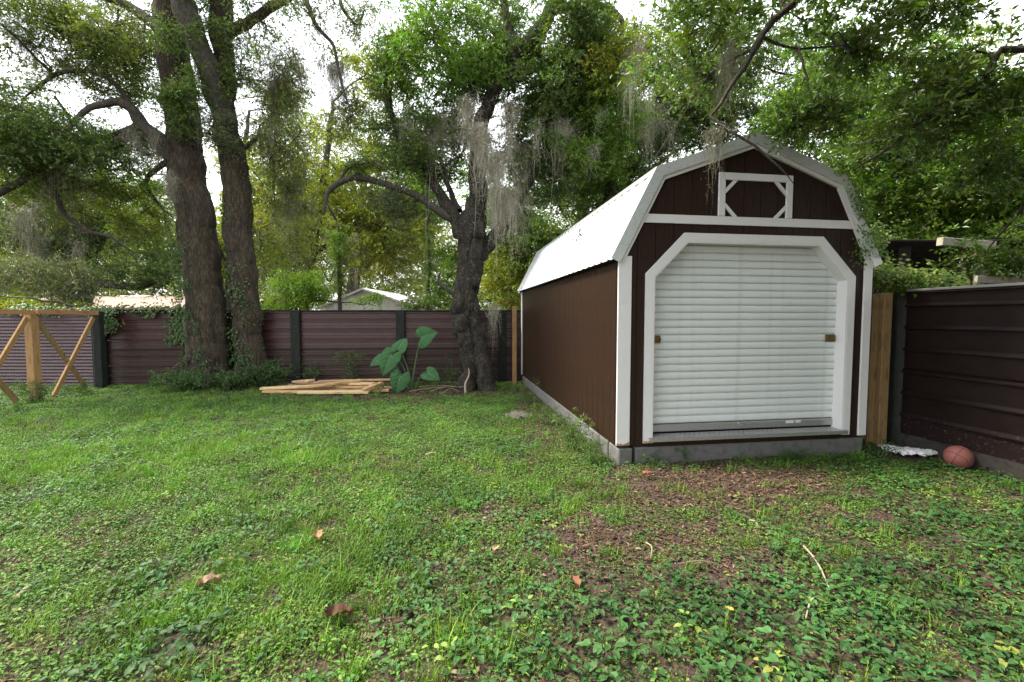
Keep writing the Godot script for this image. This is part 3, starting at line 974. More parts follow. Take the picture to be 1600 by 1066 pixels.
func make_fences() -> void:
	# the back fence, from the left corner to behind the shed
	var a := Vector3(-9.47, 0, -10.32)
	var e := Vector3(5.4, 0, -11.25)
	var turn := atan2(-(e.z - a.z), e.x - a.x)
	var t := thing("metal_fence", "maroon ribbed metal fence with dark posts along the back of the yard", "fence", a, turn)
	var at := [0.0, 1.95, 4.38, 6.82, 9.24, 11.66, 14.1]
	for i in 6:
		var bay: float = at[i + 1] - at[i]
		var jit := rng.randf_range(-0.01, 0.01)
		part("panel", ribbed_panel(bay - 0.01, 0.85, 0.235, 0.034, 2, M.maroon_stained), t, Vector3(at[i], 0.02, jit))
		part("panel", ribbed_panel(bay - 0.01, 0.87, 0.235, 0.034, 2, M.maroon_metal), t, Vector3(at[i] + 0.004, 0.86, jit + 0.005))
		part("cap_rail", box_mesh(Vector3(bay - 0.01, 0.03, 0.05), M.dark_post, 0.004), t, Vector3(at[i] + 0.5 * bay, 1.745, 0.0))
	var post := box_mesh(Vector3(0.21, 1.86, 0.06), M.dark_post, 0.008)
	for i in 7:
		part("post", post, t, Vector3(at[i] + (0.0 if i > 0 else 0.05), 0.83, 0.066))
	# the finer corrugated fence that goes on behind the wire panel
	var t2 := thing("corrugated_fence", "finely corrugated brown metal fence seen through the wire panel", "fence", Vector3(-17.0, 0, -10.3))
	for i in 3:
		part("panel", wavy_panel(2.48, 1.66, 0.076, 0.012, M.grey_corrugated), t2, Vector3(i * 2.49, 0.0, 0.0))
		part("cap_rail", box_mesh(Vector3(2.48, 0.035, 0.05), M.dark_post, 0.004), t2, Vector3(i * 2.49 + 1.24, 1.68, 0.0))
	# timber frame with wire mesh, running towards the camera on the left
	var w0 := Vector3(-9.14, 0, -9.86)
	var t3 := thing("wire_fence", "timber framed wire mesh fence with crossed braces at the left edge", "fence", w0, 0.0)
	var dir := Vector3(0.24, 0, 1.56)
	part("post", box_mesh(Vector3(0.2, 1.78, 0.12), M.dark_post, 0.008), t3, Vector3(0, 0.83, -0.02)).set_meta("label", "dark square corner post")
	for i in [1, 2]:
		part("post", box_mesh(Vector3(0.14, 1.8, 0.14), M.post_timber, 0.006), t3, dir * i + Vector3(0, 0.82, 0))
	for i in 2:
		var p := dir * i
		var q := dir * (i + 1)
		var n := Vector3(dir.z, 0, -dir.x).normalized()
		var b := Buf.new()
		beam(b, p + dir * 0.05 + Vector3(0, 1.68, 0) + n * 0.09, q - dir * 0.0 + Vector3(0, 1.69, 0) + n * 0.09, 0.09, 0.04)
		part("top_rail", b.mesh(M.treated_rail), t3)
		b = Buf.new()
		beam(b, p + dir * 0.08 + Vector3(0, 1.58, 0) + n * 0.03, q - dir * 0.22 + Vector3(0, 0.05, 0) + n * 0.03, 0.09, 0.04)
		part("brace", b.mesh(M.post_timber), t3)
		b = Buf.new()
		beam(b, p + dir * 0.22 + Vector3(0, 0.08, 0) - n * 0.02, q - dir * 0.06 + Vector3(0, 1.6, 0) - n * 0.02, 0.09, 0.04)
		part("brace", b.mesh(M.treated_timber), t3)
		b = Buf.new()
		for k in 31:
			var s := p.lerp(q, k / 31.0) - n * 0.055
			box(b, s + Vector3(0, 0.84, 0), Vector3(0.0025, 1.64, 0.0025))
		for k in 17:
			beam(b, p + Vector3(0, 0.04 + k * 0.1, 0) - n * 0.0525, q + Vector3(0, 0.04 + k * 0.1, 0) - n * 0.0525, 0.0025, 0.0025, Vector3.UP, 0.0)
		part("wire_mesh", b.mesh(M.wire), t3).set_meta("kind", "stuff")
	# the dark fence on the right
	var r0 := Vector3(4.76, 0, -5.46)
	var rdir := Vector3(0.136, 0, 0.9907)
	var t4 := thing("metal_fence", "dark brown ribbed metal fence to the right of the shed", "fence", r0, atan2(-rdir.z, rdir.x))
	# local +x runs towards the camera, +z faces the yard
	var turned := Basis()
	for i in 2:
		var L := 2.44
		part("panel", ribbed_panel(L - 0.01, 0.92, 0.262, 0.03, 0, M.brown_metal), t4, Vector3(0.05 + i * L, 0.98, 0.012), turned)
		part("panel", ribbed_panel(L - 0.01, 0.54, 0.262, 0.03, 0, M.brown_metal), t4, Vector3(0.05 + i * L, 0.45, 0.016), turned)
		part("panel", ribbed_panel(L - 0.01, 0.27, 0.262, 0.03, 0, M.brown_metal_flecked), t4, Vector3(0.05 + i * L, 0.185, 0.02), turned)
		part("kick_board", box_mesh(Vector3(L - 0.01, 0.26, 0.04), M.old_concrete, 0.006), t4, Vector3(0.05 + (i + 0.5) * L, 0.065, 0.0))
		part("cap_rail", box_mesh(Vector3(L, 0.028, 0.06), M.dull_cap, 0.004), t4, Vector3(0.05 + (i + 0.5) * L, 1.915, 0.0))
	part("post", box_mesh(Vector3(0.1, 1.96, 0.12), M.dark_post, 0.006), t4, Vector3(-0.03, 0.92, 0.03))
	# the treated boards that close the gap to the shed
	var t5 := thing("board_screen", "three upright yellowish treated boards between shed and dark fence", "fence", Vector3(4.3, 0, -5.44), deg_to_rad(8.4))
	for i in 3:
		var b := Buf.new()
		part("board", box_mesh(Vector3([0.09, 0.12, 0.09][i], 1.93 + 0.012 * i, [0.04, 0.09, 0.04][i]), M.treated_timber, 0.006), t5, Vector3([0.085, 0.194, 0.303][i], 0.905 + 0.006 * i, [0.02, 0.05, -0.015][i]))
	var b6 := Buf.new()
	single("timber_post", box_mesh(Vector3(0.1, 1.95, 0.1), M.post_timber, 0.006), "weathered timber post at the far left corner of the shed", "post", Vector3(0.06, 0.87, -10.5))

# ---------------------------------------------------------------- trees
func ivy_clump(n: int, L0: float, L1: float, reach: float) -> ArrayMesh:
	# leaves lying on a surface that faces +z
	var b := Buf.new()
	for i in n:
		var p := Vector3(rng.randfn(0, reach * 0.5), rng.randfn(0, reach * 0.5), rng.randf_range(0.0, 0.05))
		var d := Vector3(rng.randf_range(-1, 1), rng.randf_range(-1.2, 0.2), rng.randf_range(-0.1, 0.4)).normalized()
		var nr := (Vector3(0, 0.4, 1) + any_dir() * 0.6).slide(d).normalized()
		var L := rng.randf_range(L0, L1)
		var v := rng.randf_range(0.7, 1.3)
		leaf8(b, p, d, nr, L, L * 0.75, Color(v * rng.randf_range(0.8, 1.2), v, v * 0.9), 0.2)
	return b.mesh(M.leaf)

func ivy_on(parent: Node3D, spots: Array, col: Color, called := "ivy") -> void:
	# spot: point, facing, size
	var sets := [[[], PackedColorArray()], [[], PackedColorArray()]]
	for s in spots:
		var k := rng.randi() % 2
		var z: Vector3 = s[1].normalized()
		var x := Vector3.UP.cross(z)
		x = Vector3.RIGHT if x.length() < 0.05 else x.normalized()
		var basis := Basis(x, z.cross(x), z) * Basis(Vector3.BACK, rng.randf_range(-0.8, 0.8))
		var sc: float = s[2] * rng.randf_range(0.7, 1.25)
		sets[k][0].append(Transform3D(basis.scaled(Vector3.ONE * sc), s[0]))
		var v := rng.randf_range(0.65, 1.35)
		sets[k][1].append(Color(col.r * v * rng.randf_range(0.8, 1.2), col.g * v, col.b * v))
	for k in 2:
		if sets[k][0].size():
			scatter(called, S.ivy[k], sets[k][0], sets[k][1], parent)

const OLIVE := Color(0.16, 0.215, 0.062)
const MID := Color(0.115, 0.195, 0.053)
const FRESH := Color(0.14, 0.265, 0.038)
const SUNLIT_YELLOWGREEN := Color(0.285, 0.335, 0.045)  # sunlit, backlit brightness painted into the leaf colour
const GREYGREEN := Color(0.15, 0.19, 0.122)

func make_twin_oak() -> void:
	var t := thing("oak_tree", "large twin-trunked oak hung with moss in front of the back fence", "tree")
	var skel := []
	var b := Buf.new()
	limb(b, skel, [Vector3(-6.93, -0.25, -10.1), Vector3(-6.87, 0.08, -10.10), Vector3(-6.85, 1.53, -10.10), Vector3(-6.98, 2.96, -10.10), Vector3(-7.14, 4.37, -10.10), Vector3(-7.28, 5.75, -10.10), Vector3(-7.40, 7.12, -10.10), Vector3(-7.47, 8.46, -10.10), Vector3(-7.55, 10.44, -10.10), Vector3(-7.87, 12.87, -10.20)],
		[0.46, 0.43, 0.38, 0.36, 0.35, 0.33, 0.32, 0.29, 0.23, 0.1], 40, 0.16, 2.2, 0.18, 0.1, 0.4)
	part("trunk", b.mesh(M.oak_bark), t).set_meta("label", "thicker left trunk with patchy tan bark")
	b = Buf.new()
	limb(b, skel, [Vector3(-5.97, -0.54, -10.25), Vector3(-5.99, 0.20, -10.25), Vector3(-6.06, 1.53, -10.25), Vector3(-6.15, 2.98, -10.25), Vector3(-6.22, 4.41, -10.25), Vector3(-6.30, 5.39, -10.25), Vector3(-6.38, 6.23, -10.25), Vector3(-6.40, 7.23, -10.30), Vector3(-6.50, 8.66, -10.40), Vector3(-6.36, 10.70, -10.40), Vector3(-5.93, 12.80, -10.50)],
		[0.36, 0.33, 0.3, 0.29, 0.285, 0.27, 0.22, 0.2, 0.22, 0.18, 0.08], 36, 0.16, 2.2, 0.18, 0.1, 0.35)
	part("trunk", b.mesh(M.oak_bark), t)
	b = Buf.new()
	limb(b, skel, [Vector3(-6.24, 5.51, -10.20), Vector3(-6.36, 6.28, -10.05), Vector3(-6.60, 7.14, -9.90), Vector3(-6.80, 7.87, -9.80), Vector3(-7.02, 8.52, -9.80), Vector3(-7.26, 10.18, -9.80), Vector3(-7.40, 11.56, -9.80)], [0.17, 0.2, 0.22, 0.23, 0.22, 0.18, 0.08], 28, 0.14, 2.4, 0.2, 0.1)
	part("limb", b.mesh(M.dark_bark), t)
	for l in [
		[[Vector3(-7.15, 4.86, -10.00), Vector3(-7.54, 5.33, -9.90), Vector3(-7.86, 5.65, -9.80), Vector3(-8.05, 6.00, -9.60), Vector3(-8.37, 5.97, -9.40), Vector3(-8.72, 5.57, -9.20), Vector3(-8.87, 4.99, -9.00)], [0.2, 0.17, 0.14, 0.09, 0.07, 0.05, 0.03]],
		[[Vector3(-7.96, 5.61, -9.75), Vector3(-8.32, 5.22, -9.60), Vector3(-8.81, 4.92, -9.40), Vector3(-9.38, 4.47, -9.10), Vector3(-9.96, 3.98, -8.80), Vector3(-10.66, 3.57, -8.50)], [0.11, 0.09, 0.08, 0.07, 0.06, 0.03]],
		[[Vector3(-8.03, 5.98, -9.70), Vector3(-8.19, 6.39, -9.60), Vector3(-8.47, 6.57, -9.40), Vector3(-8.95, 6.55, -9.30), Vector3(-9.38, 6.28, -9.20), Vector3(-9.64, 5.93, -9.10)], [0.07, 0.05, 0.045, 0.045, 0.035, 0.015]],
		[[Vector3(-7.90, 5.71, -9.80), Vector3(-8.85, 5.47, -9.90), Vector3(-9.48, 5.71, -10.00), Vector3(-9.93, 6.39, -10.00)], [0.07, 0.06, 0.04, 0.02]],
		[[Vector3(-7.43, 5.02, -10.20), Vector3(-8.12, 5.02, -10.50), Vector3(-8.59, 4.68, -10.70), Vector3(-8.14, 3.98, -10.90)], [0.09, 0.06, 0.04, 0.02]],
		[[Vector3(-9.44, 4.47, -9.10), Vector3(-9.34, 4.15, -9.30), Vector3(-9.41, 3.81, -9.50), Vector3(-9.18, 3.45, -9.70), Vector3(-8.66, 3.30, -9.80), Vector3(-8.20, 2.93, -9.90)], [0.06, 0.05, 0.045, 0.04, 0.03, 0.012]],
		[[Vector3(-7.46, 7.66, -10.10), Vector3(-8.42, 8.39, -10.20), Vector3(-9.33, 8.66, -10.00), Vector3(-9.91, 8.18, -9.50)], [0.13, 0.1, 0.07, 0.03]],
		[[Vector3(-6.40, 7.78, -10.30), Vector3(-5.47, 8.26, -10.20), Vector3(-4.39, 8.66, -10.00), Vector3(-3.22, 8.77, -9.80)], [0.13, 0.1, 0.08, 0.04]],
		[[Vector3(-4.53, 8.66, -10.00), Vector3(-4.21, 7.93, -9.80), Vector3(-4.01, 7.55, -9.70), Vector3(-3.73, 7.26, -9.70), Vector3(-3.65, 6.83, -9.70), Vector3(-3.50, 6.24, -9.70), Vector3(-3.35, 5.85, -9.70)], [0.05, 0.045, 0.04, 0.035, 0.03, 0.02, 0.01]],
		[[Vector3(-3.66, 8.39, -9.80), Vector3(-3.54, 8.00, -9.70), Vector3(-3.37, 7.80, -9.70), Vector3(-3.26, 7.65, -9.70)], [0.035, 0.035, 0.03, 0.015]],
		[[Vector3(-6.27, 5.13, -10.30), Vector3(-5.77, 5.81, -10.60), Vector3(-5.67, 5.15, -10.80), Vector3(-5.73, 4.15, -11.00)], [0.06, 0.05, 0.03, 0.015]],
	]:
		b = Buf.new()
		limb(b, skel, l[0], l[1], 9, 0.1, 2.0, 0.8, 0.15)
		part("limb", b.mesh(M.dark_bark), t)
	crown(t, skel, [
		[Vector3(-8.63, 7.10, -9.60), Vector3(1.30, 0.82, 1.40), 230, OLIVE, 1.0, "fine"],
		[Vector3(-9.44, 7.48, -9.20), Vector3(0.99, 0.53, 1.40), 130, MID, 1.0, "fine"],
		[Vector3(-9.12, 4.99, -9.00), Vector3(1.29, 0.62, 1.20), 250, MID, 1.0, "fine"],
		[Vector3(-8.71, 5.02, -10.20), Vector3(1.09, 0.73, 1.20), 170, MID, 1.0, "fine"],
		[Vector3(-10.11, 4.39, -10.20), Vector3(1.46, 0.58, 1.20), 160, OLIVE, 1.0, "fine"],
		[Vector3(-8.82, 7.10, -10.60), Vector3(0.68, 0.91, 1.00), 120, MID, 1.0, "fine"],
		[Vector3(-6.77, 6.17, -9.55), Vector3(0.52, 0.71, 0.30), 110, MID, 0.8, "fine"],
		[Vector3(-6.55, 7.36, -9.50), Vector3(0.65, 0.54, 0.30), 40, MID, 0.8, "fine"],
		[Vector3(-6.16, 5.52, -9.70), Vector3(0.44, 0.42, 0.30), 60, GREYGREEN, 0.7, "fine"],
		[Vector3(-5.84, 6.82, -9.80), Vector3(0.39, 0.70, 0.30), 50, MID, 0.8, "fine"],
		[Vector3(-5.43, 7.31, -10.20), Vector3(0.73, 1.24, 1.00), 110, OLIVE, 1.0, "droop"],
		[Vector3(-5.46, 5.41, -10.70), Vector3(0.76, 1.30, 1.00), 150, OLIVE, 1.0, "droop"],
		[Vector3(-5.73, 3.81, -11.60), Vector3(0.91, 1.24, 0.80), 90, OLIVE, 1.0, "droop"],
		[Vector3(-3.78, 7.74, -9.80), Vector3(1.05, 0.70, 1.10), 70, OLIVE, 1.0, "droop"],
		[Vector3(-3.76, 6.14, -10.20), Vector3(0.44, 0.87, 0.70), 45, OLIVE, 1.0, "droop"],
		[Vector3(-6.56, 9.00, -9.60), Vector3(2.33, 0.82, 2.00), 260, MID, 1.2, "fine"],
		[Vector3(-8.70, 8.44, -10.80), Vector3(0.62, 0.93, 1.00), 70, OLIVE, 1.0, "fine"],
		[Vector3(-9.40, 4.01, -11.40), Vector3(0.81, 0.65, 0.60), 80, OLIVE, 1.0, "fine"],
		[Vector3(-10.18, 5.32, -8.50), Vector3(1.09, 1.82, 1.50), 260, MID, 1.1, "fine"],
	], M.dark_bark, 2.0)
	hang_moss(t, [[Vector3(-9.65, 7.12, -9.20), Vector3(0.79, 0.79, 0.80), 16, 0.8], [Vector3(-9.40, 4.88, -9.20), Vector3(0.92, 0.53, 0.60), 16, 0.8], [Vector3(-7.93, 5.49, -9.80), Vector3(0.56, 0.42, 0.50), 12, 0.7], [Vector3(-5.39, 6.91, -10.50), Vector3(0.75, 1.35, 0.70), 26, 0.9], [Vector3(-5.50, 4.82, -11.20), Vector3(0.72, 1.28, 0.60), 22, 0.9], [Vector3(-7.21, 4.52, -9.70), Vector3(0.21, 0.55, 0.10), 5, 0.7], [Vector3(-3.88, 7.06, -10.00), Vector3(0.57, 1.14, 0.60), 12, 0.8]])
	# ivy on the trunks
	var spots := []
	for i in 330:
		var right := rng.randf() < 0.55
		var y := pow(rng.randf(), 1.5) * 4.2
		var a := rng.randf_range(-1.5, 1.5) + (-0.9 if right else -1.0)
		if rng.randf() < 0.3:
			a += 1.6
		var c := Vector3(-6.0 - 0.055 * y, y, -10.25) if right else Vector3(-6.85 - 0.11 * y, y, -10.1)
		var r := (0.345 if right else 0.43) - 0.02 * y + 0.06 * exp(-y * 2.0)
		var d := Vector3(sin(a), 0, cos(a))
		spots.append([c + d * r, d, 0.8])
	ivy_on(t, spots, Color(0.06, 0.115, 0.035))

func make_gnarled_oak() -> void:
	var t := thing("oak_tree", "gnarled grey oak with knobbly trunk and hanging moss beside the shed", "tree")
	var skel := []
	var b := Buf.new()
	limb(b, skel, [Vector3(-0.72, -0.63, -10.00), Vector3(-0.73, 0.02, -10.00), Vector3(-0.83, 0.60, -10.00), Vector3(-0.96, 1.17, -10.00), Vector3(-1.04, 1.64, -10.00), Vector3(-1.01, 2.17, -10.00), Vector3(-0.92, 2.87, -10.00), Vector3(-0.87, 3.57, -10.00), Vector3(-0.79, 4.20, -10.00)],
		[0.33, 0.29, 0.26, 0.27, 0.33, 0.26, 0.26, 0.3, 0.22], 36, 0.34, 2.6, 0.5, 0.07, 0.35)
	part("trunk", b.mesh(M.gnarled_bark), t)
	for k in [[Vector3(-1.08, 1.46, -9.66), 0.15, 0.1], [Vector3(-1.16, 1.84, -9.70), 0.16, 0.12], [Vector3(-0.81, 2.36, -9.72), 0.12, 0.1], [Vector3(-1.08, 1.12, -9.70), 0.12, 0.12], [Vector3(-0.71, 3.45, -9.70), 0.13, 0.12]]:
		b = Buf.new()
		var c: Vector3 = k[0]
		limb(b, [], [c + Vector3(0, -1.5 * k[1], -0.1), c + Vector3(0, -0.6 * k[1], 0), c + Vector3(0.02, 0.5 * k[1], 0.02), c + Vector3(0, 1.6 * k[1], -0.12)], [0.03, k[1], k[1] * 0.9, 0.03], 14, 0.35, 4.0, 0.8, 0.05)
		part("burl", b.mesh(M.gnarled_bark), t)
	for f in [
		[[Vector3(-1.06, 1.53, -9.80), Vector3(-0.99, 1.04, -9.74), Vector3(-0.93, 0.49, -9.70), Vector3(-0.97, 0.06, -9.66), Vector3(-1.01, -0.19, -9.60)], [0.1, 0.14, 0.15, 0.19, 0.2]],
		[[Vector3(-0.81, 1.95, -9.80), Vector3(-0.78, 1.25, -9.76), Vector3(-0.63, 0.56, -9.72), Vector3(-0.53, 0.06, -9.68), Vector3(-0.44, -0.19, -9.60)], [0.08, 0.13, 0.17, 0.2, 0.22]],
		[[Vector3(-1.15, 2.16, -9.82), Vector3(-1.16, 1.74, -9.72), Vector3(-1.00, 1.26, -9.68), Vector3(-0.84, 0.70, -9.72), Vector3(-0.77, 0.13, -9.75)], [0.05, 0.13, 0.11, 0.09, 0.08]],
		[[Vector3(-0.72, 3.74, -9.80), Vector3(-0.80, 2.91, -9.76), Vector3(-0.93, 2.22, -9.74), Vector3(-0.86, 1.60, -9.78)], [0.1, 0.13, 0.12, 0.06]],
	]:
		b = Buf.new()
		limb(b, [], f[0], f[1], 16, 0.3, 3.4, 0.5, 0.06)
		part("trunk_fold", b.mesh(M.gnarled_bark), t)
	for l in [
		[[Vector3(-1.10, 3.36, -10.00), Vector3(-1.30, 3.85, -10.00), Vector3(-1.66, 4.37, -10.00), Vector3(-2.03, 4.92, -10.00), Vector3(-2.44, 5.51, -10.00), Vector3(-2.62, 6.07, -9.90), Vector3(-2.67, 6.82, -9.80), Vector3(-2.74, 7.08, -9.80)], [0.2, 0.15, 0.12, 0.1, 0.085, 0.07, 0.055, 0.03], 14],
		[[Vector3(-0.79, 3.92, -10.00), Vector3(-0.75, 4.74, -9.95), Vector3(-0.72, 5.53, -9.90), Vector3(-0.44, 6.23, -9.80), Vector3(-0.07, 6.77, -9.70), Vector3(0.37, 7.23, -9.50), Vector3(0.87, 7.82, -9.30), Vector3(1.49, 8.50, -9.10), Vector3(2.45, 9.48, -9.00)], [0.22, 0.19, 0.16, 0.15, 0.14, 0.145, 0.145, 0.12, 0.06], 18],
		[[Vector3(-0.14, 6.66, -9.75), Vector3(-0.05, 7.35, -9.80), Vector3(-0.16, 8.19, -9.90), Vector3(-0.27, 9.44, -10.00)], [0.11, 0.1, 0.09, 0.05], 12],
		[[Vector3(0.79, 7.70, -9.30), Vector3(1.27, 7.73, -9.20), Vector3(1.75, 7.68, -9.10), Vector3(2.03, 7.54, -9.10), Vector3(2.17, 7.24, -9.10), Vector3(2.01, 6.87, -9.10), Vector3(2.17, 6.57, -9.10), Vector3(2.33, 6.39, -9.10)], [0.09, 0.08, 0.07, 0.06, 0.05, 0.035, 0.025, 0.01], 10],
		[[Vector3(-0.74, 2.94, -10.00), Vector3(-0.40, 3.35, -10.05), Vector3(-0.07, 3.80, -10.10), Vector3(0.32, 4.53, -10.20), Vector3(0.65, 5.27, -10.30), Vector3(1.00, 5.97, -10.30)], [0.19, 0.15, 0.13, 0.1, 0.07, 0.04], 14],
		[[Vector3(-1.33, 3.77, -9.95), Vector3(-1.95, 4.15, -9.90), Vector3(-2.59, 4.39, -9.80), Vector3(-3.24, 4.54, -9.70), Vector3(-3.70, 4.43, -9.70), Vector3(-3.96, 4.18, -9.70), Vector3(-4.03, 3.78, -9.70)], [0.09, 0.075, 0.07, 0.07, 0.06, 0.045, 0.02], 10],
		[[Vector3(-3.68, 4.43, -9.70), Vector3(-3.47, 4.76, -9.70), Vector3(-3.06, 4.86, -9.70), Vector3(-2.85, 4.92, -9.70)], [0.04, 0.035, 0.025, 0.01], 7],
		[[Vector3(-1.17, 3.95, -10.10), Vector3(-1.46, 4.59, -10.40), Vector3(-1.62, 5.13, -10.50), Vector3(-2.00, 5.96, -10.60)], [0.07, 0.06, 0.05, 0.02], 8],
		[[Vector3(-1.13, 1.95, -9.90), Vector3(-1.39, 2.16, -9.80), Vector3(-1.61, 2.37, -9.80), Vector3(-1.56, 2.57, -9.80)], [0.06, 0.05, 0.035, 0.015], 8],
		[[Vector3(-1.41, 4.34, -10.00), Vector3(-1.46, 4.83, -9.90), Vector3(-1.92, 4.90, -9.80), Vector3(-2.38, 4.82, -9.70)], [0.035, 0.03, 0.022, 0.01], 7],
	]:
		b = Buf.new()
		limb(b, skel, l[0], l[1], l[2], 0.2, 2.4, 0.7, 0.12)
		part("limb", b.mesh(M.gnarled_bark if l[2] > 12 else M.dark_bark), t)
	crown(t, skel, [
		[Vector3(-1.46, 6.97, -9.60), Vector3(1.17, 0.96, 1.20), 400, FRESH, 0.95, "oak"],
		[Vector3(-2.26, 5.54, -10.10), Vector3(0.79, 0.79, 0.90), 170, MID, 0.95, "fine"],
		[Vector3(-2.61, 4.28, -10.30), Vector3(0.66, 0.66, 0.70), 110, GREYGREEN, 0.8, "fine"],
		[Vector3(-2.72, 6.69, -9.80), Vector3(0.28, 0.63, 0.40), 60, MID, 0.8, "fine"],
		[Vector3(-0.35, 7.58, -10.20), Vector3(0.73, 0.95, 1.00), 150, MID, 1.0, "oak"],
		[Vector3(0.83, 6.52, -10.00), Vector3(1.07, 1.07, 1.20), 300, MID, 1.0, "oak"],
		[Vector3(1.40, 7.30, -9.20), Vector3(0.99, 0.59, 1.20), 150, MID, 1.0, "oak"],
		[Vector3(0.59, 5.20, -10.50), Vector3(0.90, 1.12, 1.00), 270, MID, 1.0, "oak"],
		[Vector3(1.71, 5.65, -10.20), Vector3(1.02, 1.02, 1.10), 280, FRESH, 1.0, "oak"],
		[Vector3(1.93, 6.71, -9.60), Vector3(0.82, 0.69, 1.00), 130, SUNLIT_YELLOWGREEN, 1.0, "oak"],  # sunlit patch of the crown, painted by a brighter leaf colour
		[Vector3(-1.63, 5.59, -10.60), Vector3(0.61, 0.91, 0.80), 130, MID, 1.0, "oak"],
		[Vector3(-3.33, 4.76, -9.70), Vector3(0.48, 0.19, 0.20), 45, MID, 0.6, "fine"],
	], M.dark_bark, 1.9)
	hang_moss(t, [[Vector3(-0.93, 6.07, -9.60), Vector3(0.16, 0.16, 0.20), 6, 1.1], [Vector3(-0.64, 5.50, -9.50), Vector3(0.22, 0.19, 0.20), 9, 1.25], [Vector3(-0.33, 4.92, -9.50), Vector3(0.16, 0.16, 0.15), 6, 1.1], [Vector3(-0.04, 6.05, -9.70), Vector3(0.11, 0.25, 0.20), 4, 1.2], [Vector3(-0.21, 4.28, -9.80), Vector3(0.49, 0.56, 0.20), 14, 0.9], [Vector3(0.14, 4.89, -10.00), Vector3(0.57, 0.86, 0.50), 14, 0.9], [Vector3(1.09, 5.76, -9.80), Vector3(0.98, 0.84, 0.60), 14, 0.9], [Vector3(-1.50, 5.76, -9.80), Vector3(0.56, 0.70, 0.40), 12, 0.9], [Vector3(-2.21, 5.94, -9.90), Vector3(0.35, 0.71, 0.30), 8, 0.8], [Vector3(-0.42, 1.81, -9.90), Vector3(0.08, 0.14, 0.10), 2, 0.8], [Vector3(2.24, 6.64, -9.00), Vector3(0.51, 0.39, 0.50), 8, 0.8]], Color(0.42, 0.40, 0.32))
	var spots := []
	for i in 40:
		spots.append([Vector3(-0.75 + rng.randf_range(-0.4, 0.2), rng.randf_range(0.0, 1.4), -9.75), Vector3(0, 0, 1), 0.6])
	ivy_on(t, spots, Color(0.07, 0.12, 0.035))

func plain_tree(called: String, label: String, category: String, trunk: Array, rads: Array, limbs: Array, blobs: Array, bark: Material, moss := [], group := "") -> Node3D:
	var t := thing(called, label, category, Vector3.ZERO, 0.0, group)
	var skel := []
	var b := Buf.new()
	limb(b, skel, trunk, rads, 14, 0.15, 2.0, 0.4, 0.2)
	part("trunk", b.mesh(bark), t)
	for l in limbs:
		b = Buf.new()
		limb(b, skel, l[0], l[1], 8, 0.12, 2.0, 0.8, 0.2)
		part("limb", b.mesh(bark), t)
	crown(t, skel, blobs, bark, 1.9)
	if moss.size():
		hang_moss(t, moss)
	return t

